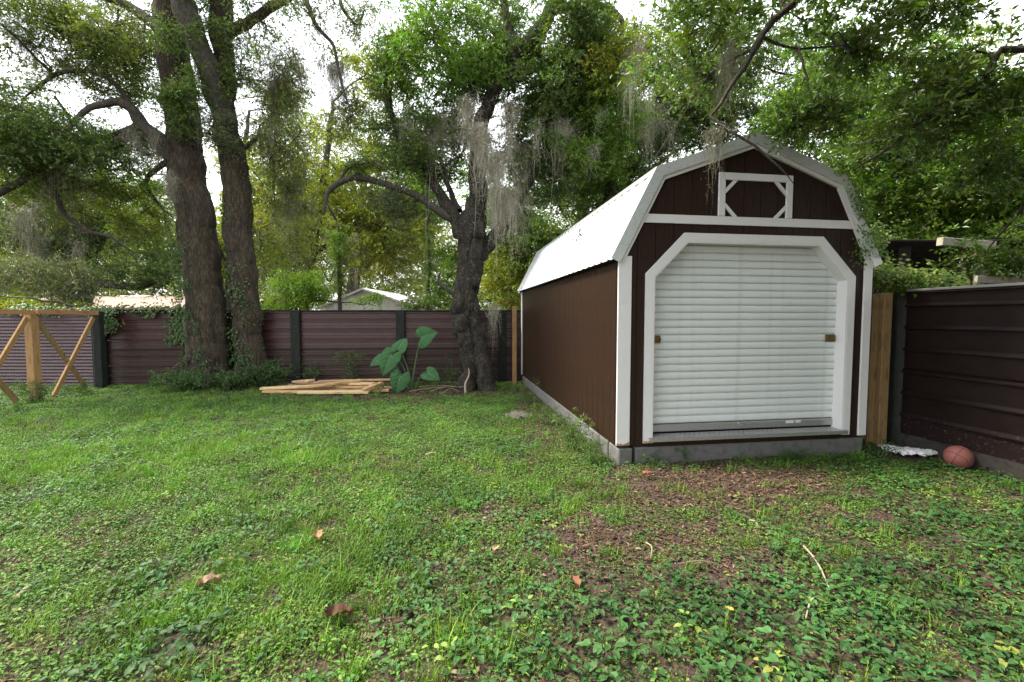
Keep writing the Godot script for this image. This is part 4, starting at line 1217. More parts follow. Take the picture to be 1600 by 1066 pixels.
func make_other_trees() -> void:
	plain_tree("evergreen_tree", "dense dark leafy tree rising directly behind the shed", "tree",
		[Vector3(2.2, -0.2, -12.4), Vector3(2.3, 2.5, -12.4), Vector3(2.6, 5.0, -12.2), Vector3(3.0, 8.5, -12.0)], [0.2, 0.17, 0.12, 0.05],
		[[[Vector3(2.3, 2.4, -12.4), Vector3(2.61, 4.99, -12.40), Vector3(1.72, 6.15, -12.30)], [0.09, 0.07, 0.03]], [[Vector3(2.6, 4.6, -12.2), Vector3(4.27, 6.93, -11.80), Vector3(5.42, 7.87, -11.20)], [0.09, 0.07, 0.03]]],
		[
			[Vector3(0.89, 3.29, -12.60), Vector3(0.99, 1.17, 1.00), 170, MID, 1.1, "oak"],
			[Vector3(2.71, 4.48, -12.40), Vector3(1.33, 1.33, 1.20), 272, MID, 1.1, "oak"],
			[Vector3(1.71, 5.95, -12.20), Vector3(1.39, 1.22, 1.20), 187, MID, 1.1, "oak"],
			[Vector3(3.34, 6.69, -12.00), Vector3(1.54, 1.29, 1.30), 280, MID, 1.1, "oak"],
			[Vector3(4.68, 6.84, -11.60), Vector3(1.41, 1.16, 1.20), 238, MID, 1.1, "oak"],
			[Vector3(3.84, 8.56, -11.60), Vector3(1.66, 0.99, 1.30), 187, MID, 1.1, "oak"],
			[Vector3(5.94, 7.46, -11.00), Vector3(1.57, 1.26, 1.20), 221, MID, 1.1, "oak"],
			[Vector3(6.88, 6.06, -10.50), Vector3(1.05, 0.90, 1.00), 119, MID, 1.1, "oak"],
			[Vector3(-0.18, 4.57, -12.80), Vector3(0.55, 1.10, 0.70), 59, MID, 1.1, "oak"],
		], M.dark_bark, [[Vector3(3.21, 6.57, -11.00), Vector3(1.10, 0.94, 0.60), 14, 0.9], [Vector3(0.97, 5.70, -11.50), Vector3(0.82, 0.99, 0.60), 10, 0.9]])
	plain_tree("leafy_tree", "bushy broadleaf tree growing behind the right end of the shed", "tree",
		[Vector3(6.55, -0.2, -8.4), Vector3(6.87, 2.70, -8.20), Vector3(6.78, 3.84, -8.20), Vector3(6.85, 5.19, -8.20), Vector3(7.23, 6.74, -8.20)], [0.13, 0.11, 0.1, 0.08, 0.03],
		[[[Vector3(6.81, 3.50, -8.20), Vector3(7.29, 4.12, -8.00), Vector3(7.94, 4.81, -7.80)], [0.06, 0.05, 0.02]], [[Vector3(6.80, 4.30, -8.20), Vector3(6.36, 5.12, -8.30), Vector3(6.05, 6.07, -8.40)], [0.06, 0.05, 0.02]]],
		[
			[Vector3(6.60, 4.56, -8.00), Vector3(0.97, 0.97, 1.10), 172, FRESH, 1.0, "oak"],
			[Vector3(5.97, 5.72, -8.60), Vector3(0.98, 1.11, 1.10), 187, FRESH, 1.0, "oak"],
			[Vector3(7.54, 3.87, -7.90), Vector3(1.13, 0.85, 1.10), 187, FRESH, 1.0, "oak"],
			[Vector3(7.86, 4.48, -7.50), Vector3(0.96, 0.96, 1.20), 136, FRESH, 1.0, "oak"],
			[Vector3(6.60, 3.30, -7.80), Vector3(0.56, 0.56, 0.60), 79, FRESH, 1.0, "oak"],
			[Vector3(7.88, 2.87, -7.20), Vector3(0.62, 0.51, 0.60), 93, FRESH, 1.0, "oak"],
			[Vector3(7.62, 5.75, -8.20), Vector3(1.05, 0.82, 1.10), 115, FRESH, 1.0, "oak"],
			[Vector3(9.07, 4.07, -7.20), Vector3(1.23, 1.23, 1.40), 237, FRESH, 1.1, "oak"],
		], M.dark_bark, [[Vector3(6.66, 5.14, -7.60), Vector3(0.65, 0.65, 0.50), 8, 0.8]])
	plain_tree("overhanging_tree", "nearer tree whose branches reach over the fence and shed roof from the right", "tree",
		[Vector3(7.6, -0.2, -3.6), Vector3(7.5, 2.0, -3.7), Vector3(7.2, 4.6, -3.9), Vector3(6.4, 7.4, -4.4)], [0.22, 0.2, 0.16, 0.08],
		[
			[[Vector3(7.4, 3.0, -3.8), Vector3(5.55, 4.44, -4.90), Vector3(5.13, 4.20, -5.00), Vector3(4.53, 3.76, -5.00), Vector3(3.99, 3.35, -5.00), Vector3(3.72, 3.19, -5.00)], [0.06, 0.04, 0.03, 0.022, 0.014, 0.006]],
			[[Vector3(7.3, 4.4, -3.9), Vector3(4.46, 5.24, -4.80), Vector3(3.41, 5.24, -4.80), Vector3(2.98, 4.92, -4.80), Vector3(2.61, 4.55, -4.80), Vector3(2.40, 4.16, -4.75), Vector3(2.12, 3.79, -4.70), Vector3(2.02, 3.65, -4.70)], [0.07, 0.06, 0.045, 0.038, 0.032, 0.024, 0.018, 0.012]],
			[[Vector3(2.02, 3.65, -4.70), Vector3(2.18, 3.46, -4.60), Vector3(2.42, 3.30, -4.55), Vector3(2.62, 3.09, -4.50), Vector3(2.78, 2.91, -4.50)], [0.014, 0.014, 0.012, 0.009, 0.004]],
			[[Vector3(2.52, 4.38, -4.80), Vector3(2.15, 4.20, -5.00), Vector3(1.88, 3.81, -5.20), Vector3(1.66, 3.45, -5.40)], [0.016, 0.012, 0.008, 0.004]],
			[[Vector3(6.8, 5.8, -4.1), Vector3(5.2, 6.6, -2.4), Vector3(3.4, 6.9, -1.0), Vector3(1.2, 7.0, -0.2)], [0.11, 0.09, 0.06, 0.02]],
			[[Vector3(2.62, 4.48, -4.80), Vector3(3.05, 4.44, -4.90), Vector3(3.59, 4.53, -5.00)], [0.016, 0.013, 0.006]],
		],
		[
			[Vector3(5.26, 4.37, -5.20), Vector3(0.74, 0.45, 0.60), 56, MID, 1.0, "oak"],
			[Vector3(4.31, 4.72, -5.20), Vector3(0.82, 0.37, 0.70), 60, MID, 1.0, "oak"],
			[Vector3(3.44, 4.90, -5.10), Vector3(0.66, 0.29, 0.60), 40, MID, 1.0, "oak"],
			[Vector3(2.94, 3.65, -4.75), Vector3(0.37, 0.22, 0.25), 40, MID, 0.7, "oak"],
			[Vector3(2.27, 4.88, -5.30), Vector3(0.68, 0.42, 0.60), 40, MID, 1.0, "oak"],
			[Vector3(2.16, 4.23, -5.20), Vector3(0.45, 0.37, 0.40), 28, MID, 0.7, "oak"],
			[Vector3(6.43, 2.39, -5.90), Vector3(0.38, 0.27, 0.30), 40, MID, 0.9, "oak"],
			[Vector3(6.01, 3.48, -5.50), Vector3(0.47, 0.47, 0.50), 32, MID, 1.0, "oak"],
			[Vector3(4.73, 3.78, -5.30), Vector3(0.61, 0.38, 0.40), 32, MID, 1.0, "oak"],
			[Vector3(6.0, 6.4, -2.8), Vector3(2.4, 1.0, 1.6), 420, MID, 1.3, "oak"],  # from here on: unseen crown added overhead to shade the right of the yard
			[Vector3(6.0, 5.6, -0.6), Vector3(2.4, 1.2, 1.8), 420, MID, 1.3, "oak"],
			[Vector3(3.6, 6.6, -2.4), Vector3(1.6, 0.9, 1.6), 230, MID, 1.3, "oak"],
			[Vector3(5.0, 6.0, 2.2), Vector3(2.6, 1.2, 1.8), 380, MID, 1.4, "oak"],
			[Vector3(1.6, 6.9, -1.8), Vector3(1.9, 0.8, 1.7), 330, MID, 1.3, "oak"],
			[Vector3(2.2, 6.6, 1.0), Vector3(2.2, 1.0, 1.7), 330, MID, 1.4, "oak"],
			[Vector3(4.2, 6.2, -0.4), Vector3(1.8, 1.0, 1.8), 300, MID, 1.4, "oak"],
			[Vector3(8.6, 4.6, -2.0), Vector3(1.6, 1.8, 2.4), 380, MID, 1.3, "oak"],
		], M.dark_bark, [[Vector3(2.06, 3.48, -4.65), Vector3(0.03, 0.02, 0.03), 3, 0.42], [Vector3(2.27, 4.34, -4.90), Vector3(0.3, 0.2, 0.2), 5, 0.5]])
	plain_tree("added_shade_tree", "unseen broad tree added behind the viewpoint to shade the yard", "tree",  # unseen tree, added to darken the shed front and the foreground
		[Vector3(3.4, -0.2, 4.6), Vector3(3.3, 2.4, 4.6), Vector3(2.9, 5.0, 4.4), Vector3(2.6, 8.0, 4.2)], [0.4, 0.34, 0.26, 0.1],
		[[[Vector3(3.2, 3.4, 4.6), Vector3(5.0, 4.8, 3.6), Vector3(7.0, 5.2, 2.8)], [0.16, 0.12, 0.05]], [[Vector3(3.0, 4.2, 4.5), Vector3(0.6, 5.4, 4.2), Vector3(-1.8, 5.8, 4.0)], [0.16, 0.12, 0.05]]],
		[
			[Vector3(2.6, 5.6, 4.6), Vector3(3.0, 2.4, 2.2), 620, MID, 1.7, "oak"],
			[Vector3(6.8, 4.6, 4.0), Vector3(2.6, 2.6, 2.2), 520, MID, 1.7, "oak"],
			[Vector3(-1.6, 5.8, 5.0), Vector3(2.2, 2.2, 2.0), 360, MID, 1.7, "oak"],
			[Vector3(8.4, 3.6, 1.0), Vector3(1.8, 2.6, 1.8), 330, MID, 1.6, "oak"],
		], M.dark_bark)
	plain_tree("sunlit_painted_tree", "leafy tree with sunlit yellow-green painted into its leaves, standing beyond the back fence left of the gnarled oak", "tree",  # the sunlight on this tree is painted into its leaf colour
		[Vector3(-8.3, -0.2, -18.0), Vector3(-8.2, 3.0, -18.0), Vector3(-7.6, 6.0, -18.0), Vector3(-7.0, 10.0, -18.0)], [0.22, 0.19, 0.15, 0.06],
		[[[Vector3(-8.1, 3.4, -18), Vector3(-8.11, 5.78, -18.00), Vector3(-8.83, 7.27, -18.00)], [0.1, 0.07, 0.03]], [[Vector3(-8.0, 4.0, -18), Vector3(-5.84, 5.53, -18.00), Vector3(-3.28, 7.52, -18.00)], [0.1, 0.07, 0.03]]],
		[
			[Vector3(-6.56, 7.27, -18.00), Vector3(1.93, 1.93, 1.80), 230, SUNLIT_YELLOWGREEN, 1.5, "oak"],
			[Vector3(-4.97, 4.71, -17.60), Vector3(2.14, 1.63, 1.60), 280, SUNLIT_YELLOWGREEN, 1.4, "oak"],
			[Vector3(-8.34, 5.90, -18.50), Vector3(1.85, 1.85, 1.60), 190, SUNLIT_YELLOWGREEN, 1.4, "oak"],
			[Vector3(-3.44, 6.39, -17.50), Vector3(1.25, 2.00, 1.50), 150, FRESH, 1.4, "oak"],
			[Vector3(-5.66, 10.46, -18.50), Vector3(2.11, 1.85, 1.60), 110, SUNLIT_YELLOWGREEN, 1.5, "oak"],
		], M.dark_bark, [[Vector3(-5.21, 5.90, -18.50), Vector3(1.85, 1.59, 1.00), 20, 1.8]])
	plain_tree("spreading_oak", "mossy oak with low spreading limbs beyond the fence on the far left", "tree",
		[Vector3(-17.0, -0.2, -17.5), Vector3(-16.9, 2.0, -17.5), Vector3(-16.2, 4.5, -17.5), Vector3(-15.5, 8.5, -17.5)], [0.42, 0.36, 0.28, 0.1],
		[[[Vector3(-16.9, 1.9, -17.5), Vector3(-16.92, 2.64, -17.00), Vector3(-15.51, 2.87, -16.80), Vector3(-13.80, 2.73, -16.60), Vector3(-12.57, 3.11, -16.40)], [0.25, 0.22, 0.18, 0.13, 0.05]], [[Vector3(-16.6, 3.2, -17.5), Vector3(-16.77, 5.31, -17.00), Vector3(-14.38, 6.12, -16.50)], [0.16, 0.12, 0.05]], [[Vector3(-16.7, 3.0, -17.5), Vector3(-18.73, 4.60, -17.00), Vector3(-20.62, 5.07, -17.00)], [0.16, 0.12, 0.05]]],
		[
			[Vector3(-17.75, 5.07, -17.00), Vector3(2.31, 1.34, 1.80), 230, OLIVE, 1.4, "fine"],
			[Vector3(-15.09, 5.55, -17.00), Vector3(2.06, 1.46, 1.80), 240, MID, 1.4, "fine"],
			[Vector3(-13.36, 3.69, -16.40), Vector3(1.29, 1.05, 1.20), 170, MID, 1.3, "fine"],
			[Vector3(-16.58, 3.55, -17.20), Vector3(1.47, 0.74, 1.20), 100, MID, 1.3, "fine"],
			[Vector3(-18.61, 7.84, -17.50), Vector3(3.00, 2.00, 1.80), 220, FRESH, 1.5, "fine"],
			[Vector3(-21.15, 4.36, -17.00), Vector3(2.19, 1.94, 1.80), 200, MID, 1.5, "fine"],
		], M.dark_bark, [[Vector3(-16.56, 5.50, -16.80), Vector3(2.40, 1.68, 1.20), 44, 1.6]])
	plain_tree("grey_shrub", "silvery grey-green drooping shrub behind the fence at the far left", "shrub",
		[Vector3(-14.6, -0.2, -14.6), Vector3(-14.7, 0.9, -14.6), Vector3(-14.8, 2.0, -14.5)], [0.12, 0.1, 0.05], [],
		[[Vector3(-14.41, 2.93, -14.40), Vector3(1.03, 0.66, 0.90), 190, GREYGREEN, 1.0, "droop"], [Vector3(-15.95, 3.05, -14.60), Vector3(1.04, 0.52, 0.90), 150, GREYGREEN, 1.0, "droop"], [Vector3(-13.64, 2.31, -14.20), Vector3(0.37, 0.37, 0.50), 40, GREYGREEN, 0.9, "droop"]], M.dark_bark)
	plain_tree("green_shrub", "small vivid green feathery shrub showing above the fence beside the twin oak", "shrub",
		[Vector3(-6.75, -0.2, -14.0), Vector3(-6.75, 1.5, -14.0), Vector3(-6.7, 2.3, -14.0)], [0.07, 0.05, 0.02], [],
		[[Vector3(-6.66, 2.58, -14.00), Vector3(0.80, 0.60, 0.60), 190, Color(0.19, 0.36, 0.045), 0.85, "droop"], [Vector3(-6.84, 2.05, -13.80), Vector3(1.03, 0.28, 0.60), 100, Color(0.19, 0.34, 0.045), 0.85, "droop"], [Vector3(-4.55, 2.11, -14.20), Vector3(0.45, 0.24, 0.30), 26, Color(0.17, 0.3, 0.045), 0.7, "oak"]], M.dark_bark)
	plain_tree("yellow_shrub", "low yellow-green leafy shrub behind the fence at the left corner", "shrub",
		[Vector3(-13.2, -0.2, -13.6), Vector3(-13.2, 1.0, -13.6), Vector3(-13.1, 1.9, -13.5)], [0.05, 0.04, 0.02], [],
		[[Vector3(-14.04, 1.93, -13.50), Vector3(1.16, 0.23, 0.60), 110, SUNLIT_YELLOWGREEN, 0.8, "oak"], [Vector3(-15.31, 1.93, -13.60), Vector3(0.78, 0.19, 0.60), 70, FRESH, 0.8, "oak"]], M.dark_bark)
	plain_tree("sapling", "slender leafy sapling right of the gnarled oak behind the fence", "tree",
		[Vector3(0.0, -0.2, -13.0), Vector3(-0.05, 1.8, -13.0), Vector3(0.0, 3.6, -13.0), Vector3(0.1, 5.0, -13.0)], [0.06, 0.05, 0.035, 0.012], [],
		[[Vector3(-0.19, 2.82, -13.20), Vector3(0.79, 0.94, 0.80), 120, SUNLIT_YELLOWGREEN, 1.0, "oak"], [Vector3(-0.47, 4.15, -13.40), Vector3(0.77, 0.77, 0.80), 60, FRESH, 1.0, "oak"]], M.dark_bark)
	plain_tree("vine_stem", "vine-wrapped thin trunk rising beyond the fence left of the elephant ear leaves", "tree",
		[Vector3(-5.35, -0.2, -13.8), Vector3(-5.29, 2.09, -13.80), Vector3(-5.30, 3.26, -13.80), Vector3(-5.31, 4.42, -13.80), Vector3(-5.64, 5.14, -13.60)], [0.07, 0.06, 0.05, 0.045, 0.02],
		[[[Vector3(-5.30, 3.46, -13.80), Vector3(-5.51, 2.66, -13.60), Vector3(-5.74, 3.23, -13.50)], [0.03, 0.02, 0.01]]],
		[[Vector3(-5.27, 2.87, -13.75), Vector3(0.18, 0.98, 0.12), 90, MID, 0.5, "fine"], [Vector3(-5.26, 4.02, -13.70), Vector3(0.23, 0.59, 0.20), 50, FRESH, 0.6, "oak"]], M.dark_bark)
	plain_tree("vine_stem", "thin trunk wrapped in dark vines beyond the fence just left of the gnarled oak", "tree",
		[Vector3(-2.5, -0.2, -13.6), Vector3(-2.54, 2.09, -13.60), Vector3(-2.49, 3.24, -13.60), Vector3(-2.53, 4.38, -13.60), Vector3(-2.58, 5.70, -13.60), Vector3(-2.85, 7.19, -13.60)], [0.07, 0.06, 0.05, 0.045, 0.035, 0.02], [],
		[[Vector3(-2.50, 3.04, -13.55), Vector3(0.19, 1.35, 0.12), 110, MID, 0.5, "fine"], [Vector3(-2.77, 2.08, -13.40), Vector3(0.57, 0.34, 0.40), 60, MID, 0.7, "oak"], [Vector3(-2.03, 2.66, -13.60), Vector3(0.49, 0.78, 0.40), 60, FRESH, 0.8, "oak"]], M.dark_bark)
	plain_tree("distant_oak", "large mossy oak far beyond the small white outbuilding", "tree",
		[Vector3(-10.5, -0.2, -29.0), Vector3(-10.3, 3.0, -29.0), Vector3(-9.8, 7.0, -29.0), Vector3(-9.0, 13.0, -29.0)], [0.5, 0.4, 0.3, 0.1],
		[[[Vector3(-10.2, 4.0, -29), Vector3(-6.95, 7.93, -29.00), Vector3(-4.48, 9.54, -29.00)], [0.2, 0.15, 0.06]], [[Vector3(-10.2, 4.5, -29), Vector3(-13.48, 8.33, -29.00), Vector3(-15.49, 9.54, -29.00)], [0.2, 0.15, 0.06]]],
		[[Vector3(-13.54, 5.91, -29.00), Vector3(3.73, 2.49, 2.50), 230, OLIVE, 2.2, "fine"], [Vector3(-6.57, 5.91, -29.00), Vector3(3.73, 2.49, 2.50), 230, OLIVE, 2.2, "fine"], [Vector3(-9.76, 10.74, -29.00), Vector3(4.56, 2.90, 3.00), 200, OLIVE, 2.4, "fine"], [Vector3(-14.54, 14.31, -29.00), Vector3(3.31, 2.49, 3.00), 80, OLIVE, 2.4, "fine"]], M.dark_bark, [[Vector3(-8.28, 8.10, -28.00), Vector3(3.60, 2.40, 2.00), 40, 3.0]])
	# trees in the middle distance that fill the gaps
	plain_tree("middle_oak", "oak with sunlit yellow-green painted into its leaves, standing between the twin oak and the pale outbuilding", "tree",  # brightened far foliage: sunlight painted into most of its leaves
		[Vector3(-13.2, -0.2, -21.0), Vector3(-13.0, 3.0, -21.0), Vector3(-12.6, 7.0, -21.0), Vector3(-12.0, 11.0, -21.0)], [0.35, 0.3, 0.2, 0.06],
		[[[Vector3(-13.0, 3.5, -21), Vector3(-14.44, 6.36, -20.50), Vector3(-16.01, 7.35, -20.00)], [0.14, 0.1, 0.04]], [[Vector3(-12.8, 4.5, -21), Vector3(-10.68, 6.64, -20.50), Vector3(-8.98, 7.63, -20.00)], [0.14, 0.1, 0.04]]],
		[[Vector3(-13.68, 4.42, -21.00), Vector3(2.70, 1.50, 1.60), 120, SUNLIT_YELLOWGREEN, 1.7, "oak"], [Vector3(-10.40, 6.08, -20.50), Vector3(2.05, 1.76, 1.60), 110, SUNLIT_YELLOWGREEN, 1.7, "oak"], [Vector3(-15.91, 5.79, -20.50), Vector3(2.34, 2.34, 1.60), 180, FRESH, 1.7, "oak"], [Vector3(-12.93, 8.06, -20.50), Vector3(3.22, 2.34, 1.80), 120, SUNLIT_YELLOWGREEN, 1.8, "oak"], [Vector3(-11.66, 11.94, -21.00), Vector3(2.70, 1.80, 1.80), 20, MID, 1.8, "oak"], [Vector3(-9.64, 4.01, -20.00), Vector3(1.71, 1.14, 1.20), 70, OLIVE, 1.6, "droop"]], M.dark_bark, [[Vector3(-10.16, 5.41, -20.00), Vector3(1.71, 1.43, 1.00), 24, 2.0]])
	plain_tree("middle_oak", "green oak far behind the shed roof and the gnarled oak", "tree",
		[Vector3(3.0, -0.2, -20.0), Vector3(3.1, 3.5, -20.0), Vector3(3.0, 8.0, -20.0), Vector3(3.2, 12.0, -20.0)], [0.3, 0.26, 0.18, 0.06],
		[[[Vector3(3.1, 3.5, -20), Vector3(0.83, 5.59, -19.50), Vector3(-0.53, 6.80, -19.00)], [0.12, 0.09, 0.04]], [[Vector3(3.1, 4.5, -20), Vector3(5.47, 7.48, -19.50), Vector3(7.43, 8.89, -19.00)], [0.12, 0.09, 0.04]]],
		[[Vector3(0.27, 3.35, -19.00), Vector3(1.90, 1.49, 1.50), 140, FRESH, 1.6, "oak"], [Vector3(1.65, 6.13, -19.50), Vector3(2.23, 1.95, 1.60), 160, FRESH, 1.7, "oak"], [Vector3(4.36, 8.82, -19.50), Vector3(2.51, 2.23, 1.80), 160, FRESH, 1.8, "oak"], [Vector3(-1.10, 6.94, -19.50), Vector3(1.39, 1.67, 1.50), 60, FRESH, 1.7, "oak"], [Vector3(7.58, 11.46, -19.50), Vector3(3.06, 2.23, 1.80), 60, FRESH, 1.8, "oak"], [Vector3(2.21, 12.52, -20.00), Vector3(2.57, 2.00, 1.80), 40, FRESH, 1.8, "oak"], [Vector3(-1.83, 4.61, -18.50), Vector3(1.06, 1.85, 1.20), 60, FRESH, 1.5, "oak"]], M.dark_bark)
	plain_tree("pale_tree", "tree with pale sunlit yellow-green painted into its leaves, glimpsed beyond the lean-to at the right edge", "tree",  # sunlit glimpses, painted as leaf colour
		[Vector3(13.2, -0.2, -13.0), Vector3(13.2, 3.0, -13.0), Vector3(13.0, 6.0, -13.0), Vector3(12.8, 9.0, -13.0)], [0.22, 0.19, 0.13, 0.05],
		[[[Vector3(13.2, 3.0, -13), Vector3(13.30, 5.88, -12.50), Vector3(14.64, 6.74, -12.50)], [0.1, 0.07, 0.03]], [[Vector3(13.1, 4.0, -13), Vector3(11.26, 6.51, -12.80), Vector3(10.15, 7.56, -12.80)], [0.1, 0.07, 0.03]]],
		[[Vector3(13.27, 5.81, -12.80), Vector3(1.83, 1.65, 1.30), 220, SUNLIT_YELLOWGREEN, 1.3, "oak"], [Vector3(11.09, 6.34, -12.80), Vector3(1.46, 1.46, 1.30), 120, SUNLIT_YELLOWGREEN, 1.3, "oak"], [Vector3(12.02, 3.63, -12.50), Vector3(1.96, 0.89, 1.20), 130, SUNLIT_YELLOWGREEN, 1.3, "oak"], [Vector3(9.48, 5.19, -12.50), Vector3(1.07, 1.43, 1.20), 110, SUNLIT_YELLOWGREEN, 1.3, "oak"], [Vector3(15.14, 4.50, -12.50), Vector3(1.43, 1.79, 1.30), 120, SUNLIT_YELLOWGREEN, 1.3, "oak"], [Vector3(12.06, 8.42, -12.80), Vector3(2.01, 1.10, 1.30), 50, SUNLIT_YELLOWGREEN, 1.3, "oak"]], M.dark_bark)
	# the woods behind everything
	var hold := thing("distant_woods", "far mass of green woodland behind the houses", "woods")
	hold.set_meta("kind", "stuff")
	var sets := [[[], PackedColorArray()], [[], PackedColorArray()], [[], PackedColorArray()]]
	for i in 13000:
		var x := rng.randf_range(-80.0, 80.0)
		var z := rng.randf_range(-62.0, -42.0)
		var top := 13.0 + 7.0 * patch_noise.get_noise_2d(x * 9.0, 0.0) + 4.0 * patch_noise.get_noise_2d(x * 30.0, 9.0)
		var y := 0.3 + maxf(3.0, top) * pow(rng.randf(), 1.2)
		var k := rng.randi() % 3
		sets[k][0].append(Transform3D((Basis(Vector3.UP, rng.randf() * TAU) * Basis(Vector3.BACK, rng.randf_range(-0.6, 0.6))).scaled(Vector3.ONE * rng.randf_range(4.0, 6.5)), Vector3(x, y, z)))
		var v := rng.randf_range(0.7, 1.3)
		var mixc := OLIVE.lerp(SUNLIT_YELLOWGREEN, clampf(0.45 + patch_noise.get_noise_2d(x * 18.0, z * 18.0), 0.0, 1.0))
		sets[k][1].append(Color(mixc.r * v, mixc.g * v, mixc.b * v))
	for k in 3:
		scatter("foliage", S.fine[k], sets[k][0], sets[k][1], hold)
	# vines over the fences
	var v1 := thing("fence_vine", "trailing vine spilling over the top of the fence left of the twin oak", "vine")
	var sp := []
	for i in 150:
		var x := rng.randf_range(-11.6, -7.4)
		sp.append([Vector3(x, 1.76 + rng.randfn(0, 0.05), -10.36 - (x + 9.4) * 0.06 + rng.randf_range(-0.1, 0.1)), Vector3(rng.randf_range(-0.4, 0.4), 0.7, 0.7), 0.9])
	for i in 90:
		var q := rng.randf()
		sp.append([Vector3(-9.3 + rng.randfn(0, 0.14), 1.75 - 0.5 * q * q, -10.2), Vector3(0, 0.2, 1), 0.8])
	for i in 110:
		sp.append([Vector3(-7.6 + rng.randfn(0, 0.2), 1.7 - rng.randf() * 0.7, -10.38), Vector3(0, 0.2, 1), 0.8])
	ivy_on(v1, sp, Color(0.1, 0.17, 0.05), "foliage")
	var vs := Buf.new()
	for l in [[Vector3(-7.3, 1.9, -10.35), Vector3(-7.55, 1.5, -10.3), Vector3(-7.45, 1.2, -10.3), Vector3(-7.2, 0.95, -10.3)], [Vector3(-11.5, 1.74, -10.35), Vector3(-9.5, 1.78, -10.3), Vector3(-7.5, 1.76, -10.4)]]:
		var s := smooth(l, [0.012, 0.012, 0.011, 0.008].slice(0, l.size()), 0.1)
		tube(vs, s[0], s[1], 5)
	part("stem", vs.mesh(M.twig), v1)
	var v2 := thing("fence_vine", "bright green vine heaped on the dark fence end beside the shed corner", "vine")
	sp = []
	for i in 260:
		var q := rng.randf()
		sp.append([Vector3(4.5 + q * 0.9 + rng.randfn(0, 0.1), 1.98 + rng.randfn(0, 0.07) + 0.2 * exp(-q * 5.0), -5.6 + rng.randfn(0, 0.18)), Vector3(rng.randf_range(-0.5, 0.2), 0.8, 0.6), 0.75])
	for i in 110:
		sp.append([Vector3(4.6 + rng.randfn(0, 0.12), 2.1 + rng.randf() * 0.7, -5.9 + rng.randfn(0, 0.1)), Vector3(-0.2, 0.4, 0.8), 0.7])
	ivy_on(v2, sp, Color(0.17, 0.25, 0.05), "foliage")
	vs = Buf.new()
	var s2 := smooth([Vector3(4.62, -0.05, -5.75), Vector3(4.6, 1.0, -5.75), Vector3(4.65, 1.95, -5.7), Vector3(5.3, 1.97, -5.6)], [0.016, 0.014, 0.012, 0.006], 0.12)
	tube(vs, s2[0], s2[1], 6)
	part("stem", vs.mesh(M.twig), v2)
	var v3 := thing("climbing_vine", "green vine creeping up the right roof edge of the shed", "vine")
	sp = []
	for i in 60:
		var q := rng.randf()
		# along the right rake, from the eave up to the knee and a little beyond
		var lx := lerpf(3.12, 2.62, minf(1.0, q * 1.25)) - maxf(0.0, q - 0.8) * 1.2
		var ly := lerpf(2.3, 3.2, minf(1.0, q * 1.25)) + maxf(0.0, q - 0.8) * 0.4
		lx += rng.randfn(0, 0.045)
		ly += rng.randfn(0, 0.05)
		var wz := rng.randf_range(0.05, 0.11)
		sp.append([Vector3(1.13 + lx * 0.9893 + wz * 0.146, ly, -4.77 - lx * 0.1461 + wz * 0.989), Vector3(0.2, 0.3, 1), 0.42])
	for i in 26:
		var lx := 2.88 + rng.randfn(0, 0.06)
		sp.append([Vector3(1.13 + lx * 0.9893, 2.15 + rng.randf() * 0.9, -4.77 - lx * 0.1461 + 0.04), Vector3(0.1, 0.3, 1), 0.45])
	ivy_on(v3, sp, Color(0.17, 0.29, 0.05), "foliage")
	vs = Buf.new()
	var ws := []
	for q in [[3.16, 0.0, -0.5], [3.16, 1.2, -0.4], [3.17, 2.1, -0.2], [2.9, 2.7, 0.06], [2.62, 3.2, 0.06], [2.4, 3.3, 0.06]]:
		ws.append(Vector3(1.13 + q[0] * 0.9893 + q[2] * 0.146, q[1], -4.77 - q[0] * 0.1461 + q[2] * 0.989))
	var s3 := smooth(ws, [0.006, 0.006, 0.005, 0.005, 0.004, 0.002], 0.1)
	tube(vs, s3[0], s3[1], 5)
	part("stem", vs.mesh(M.twig), v3)

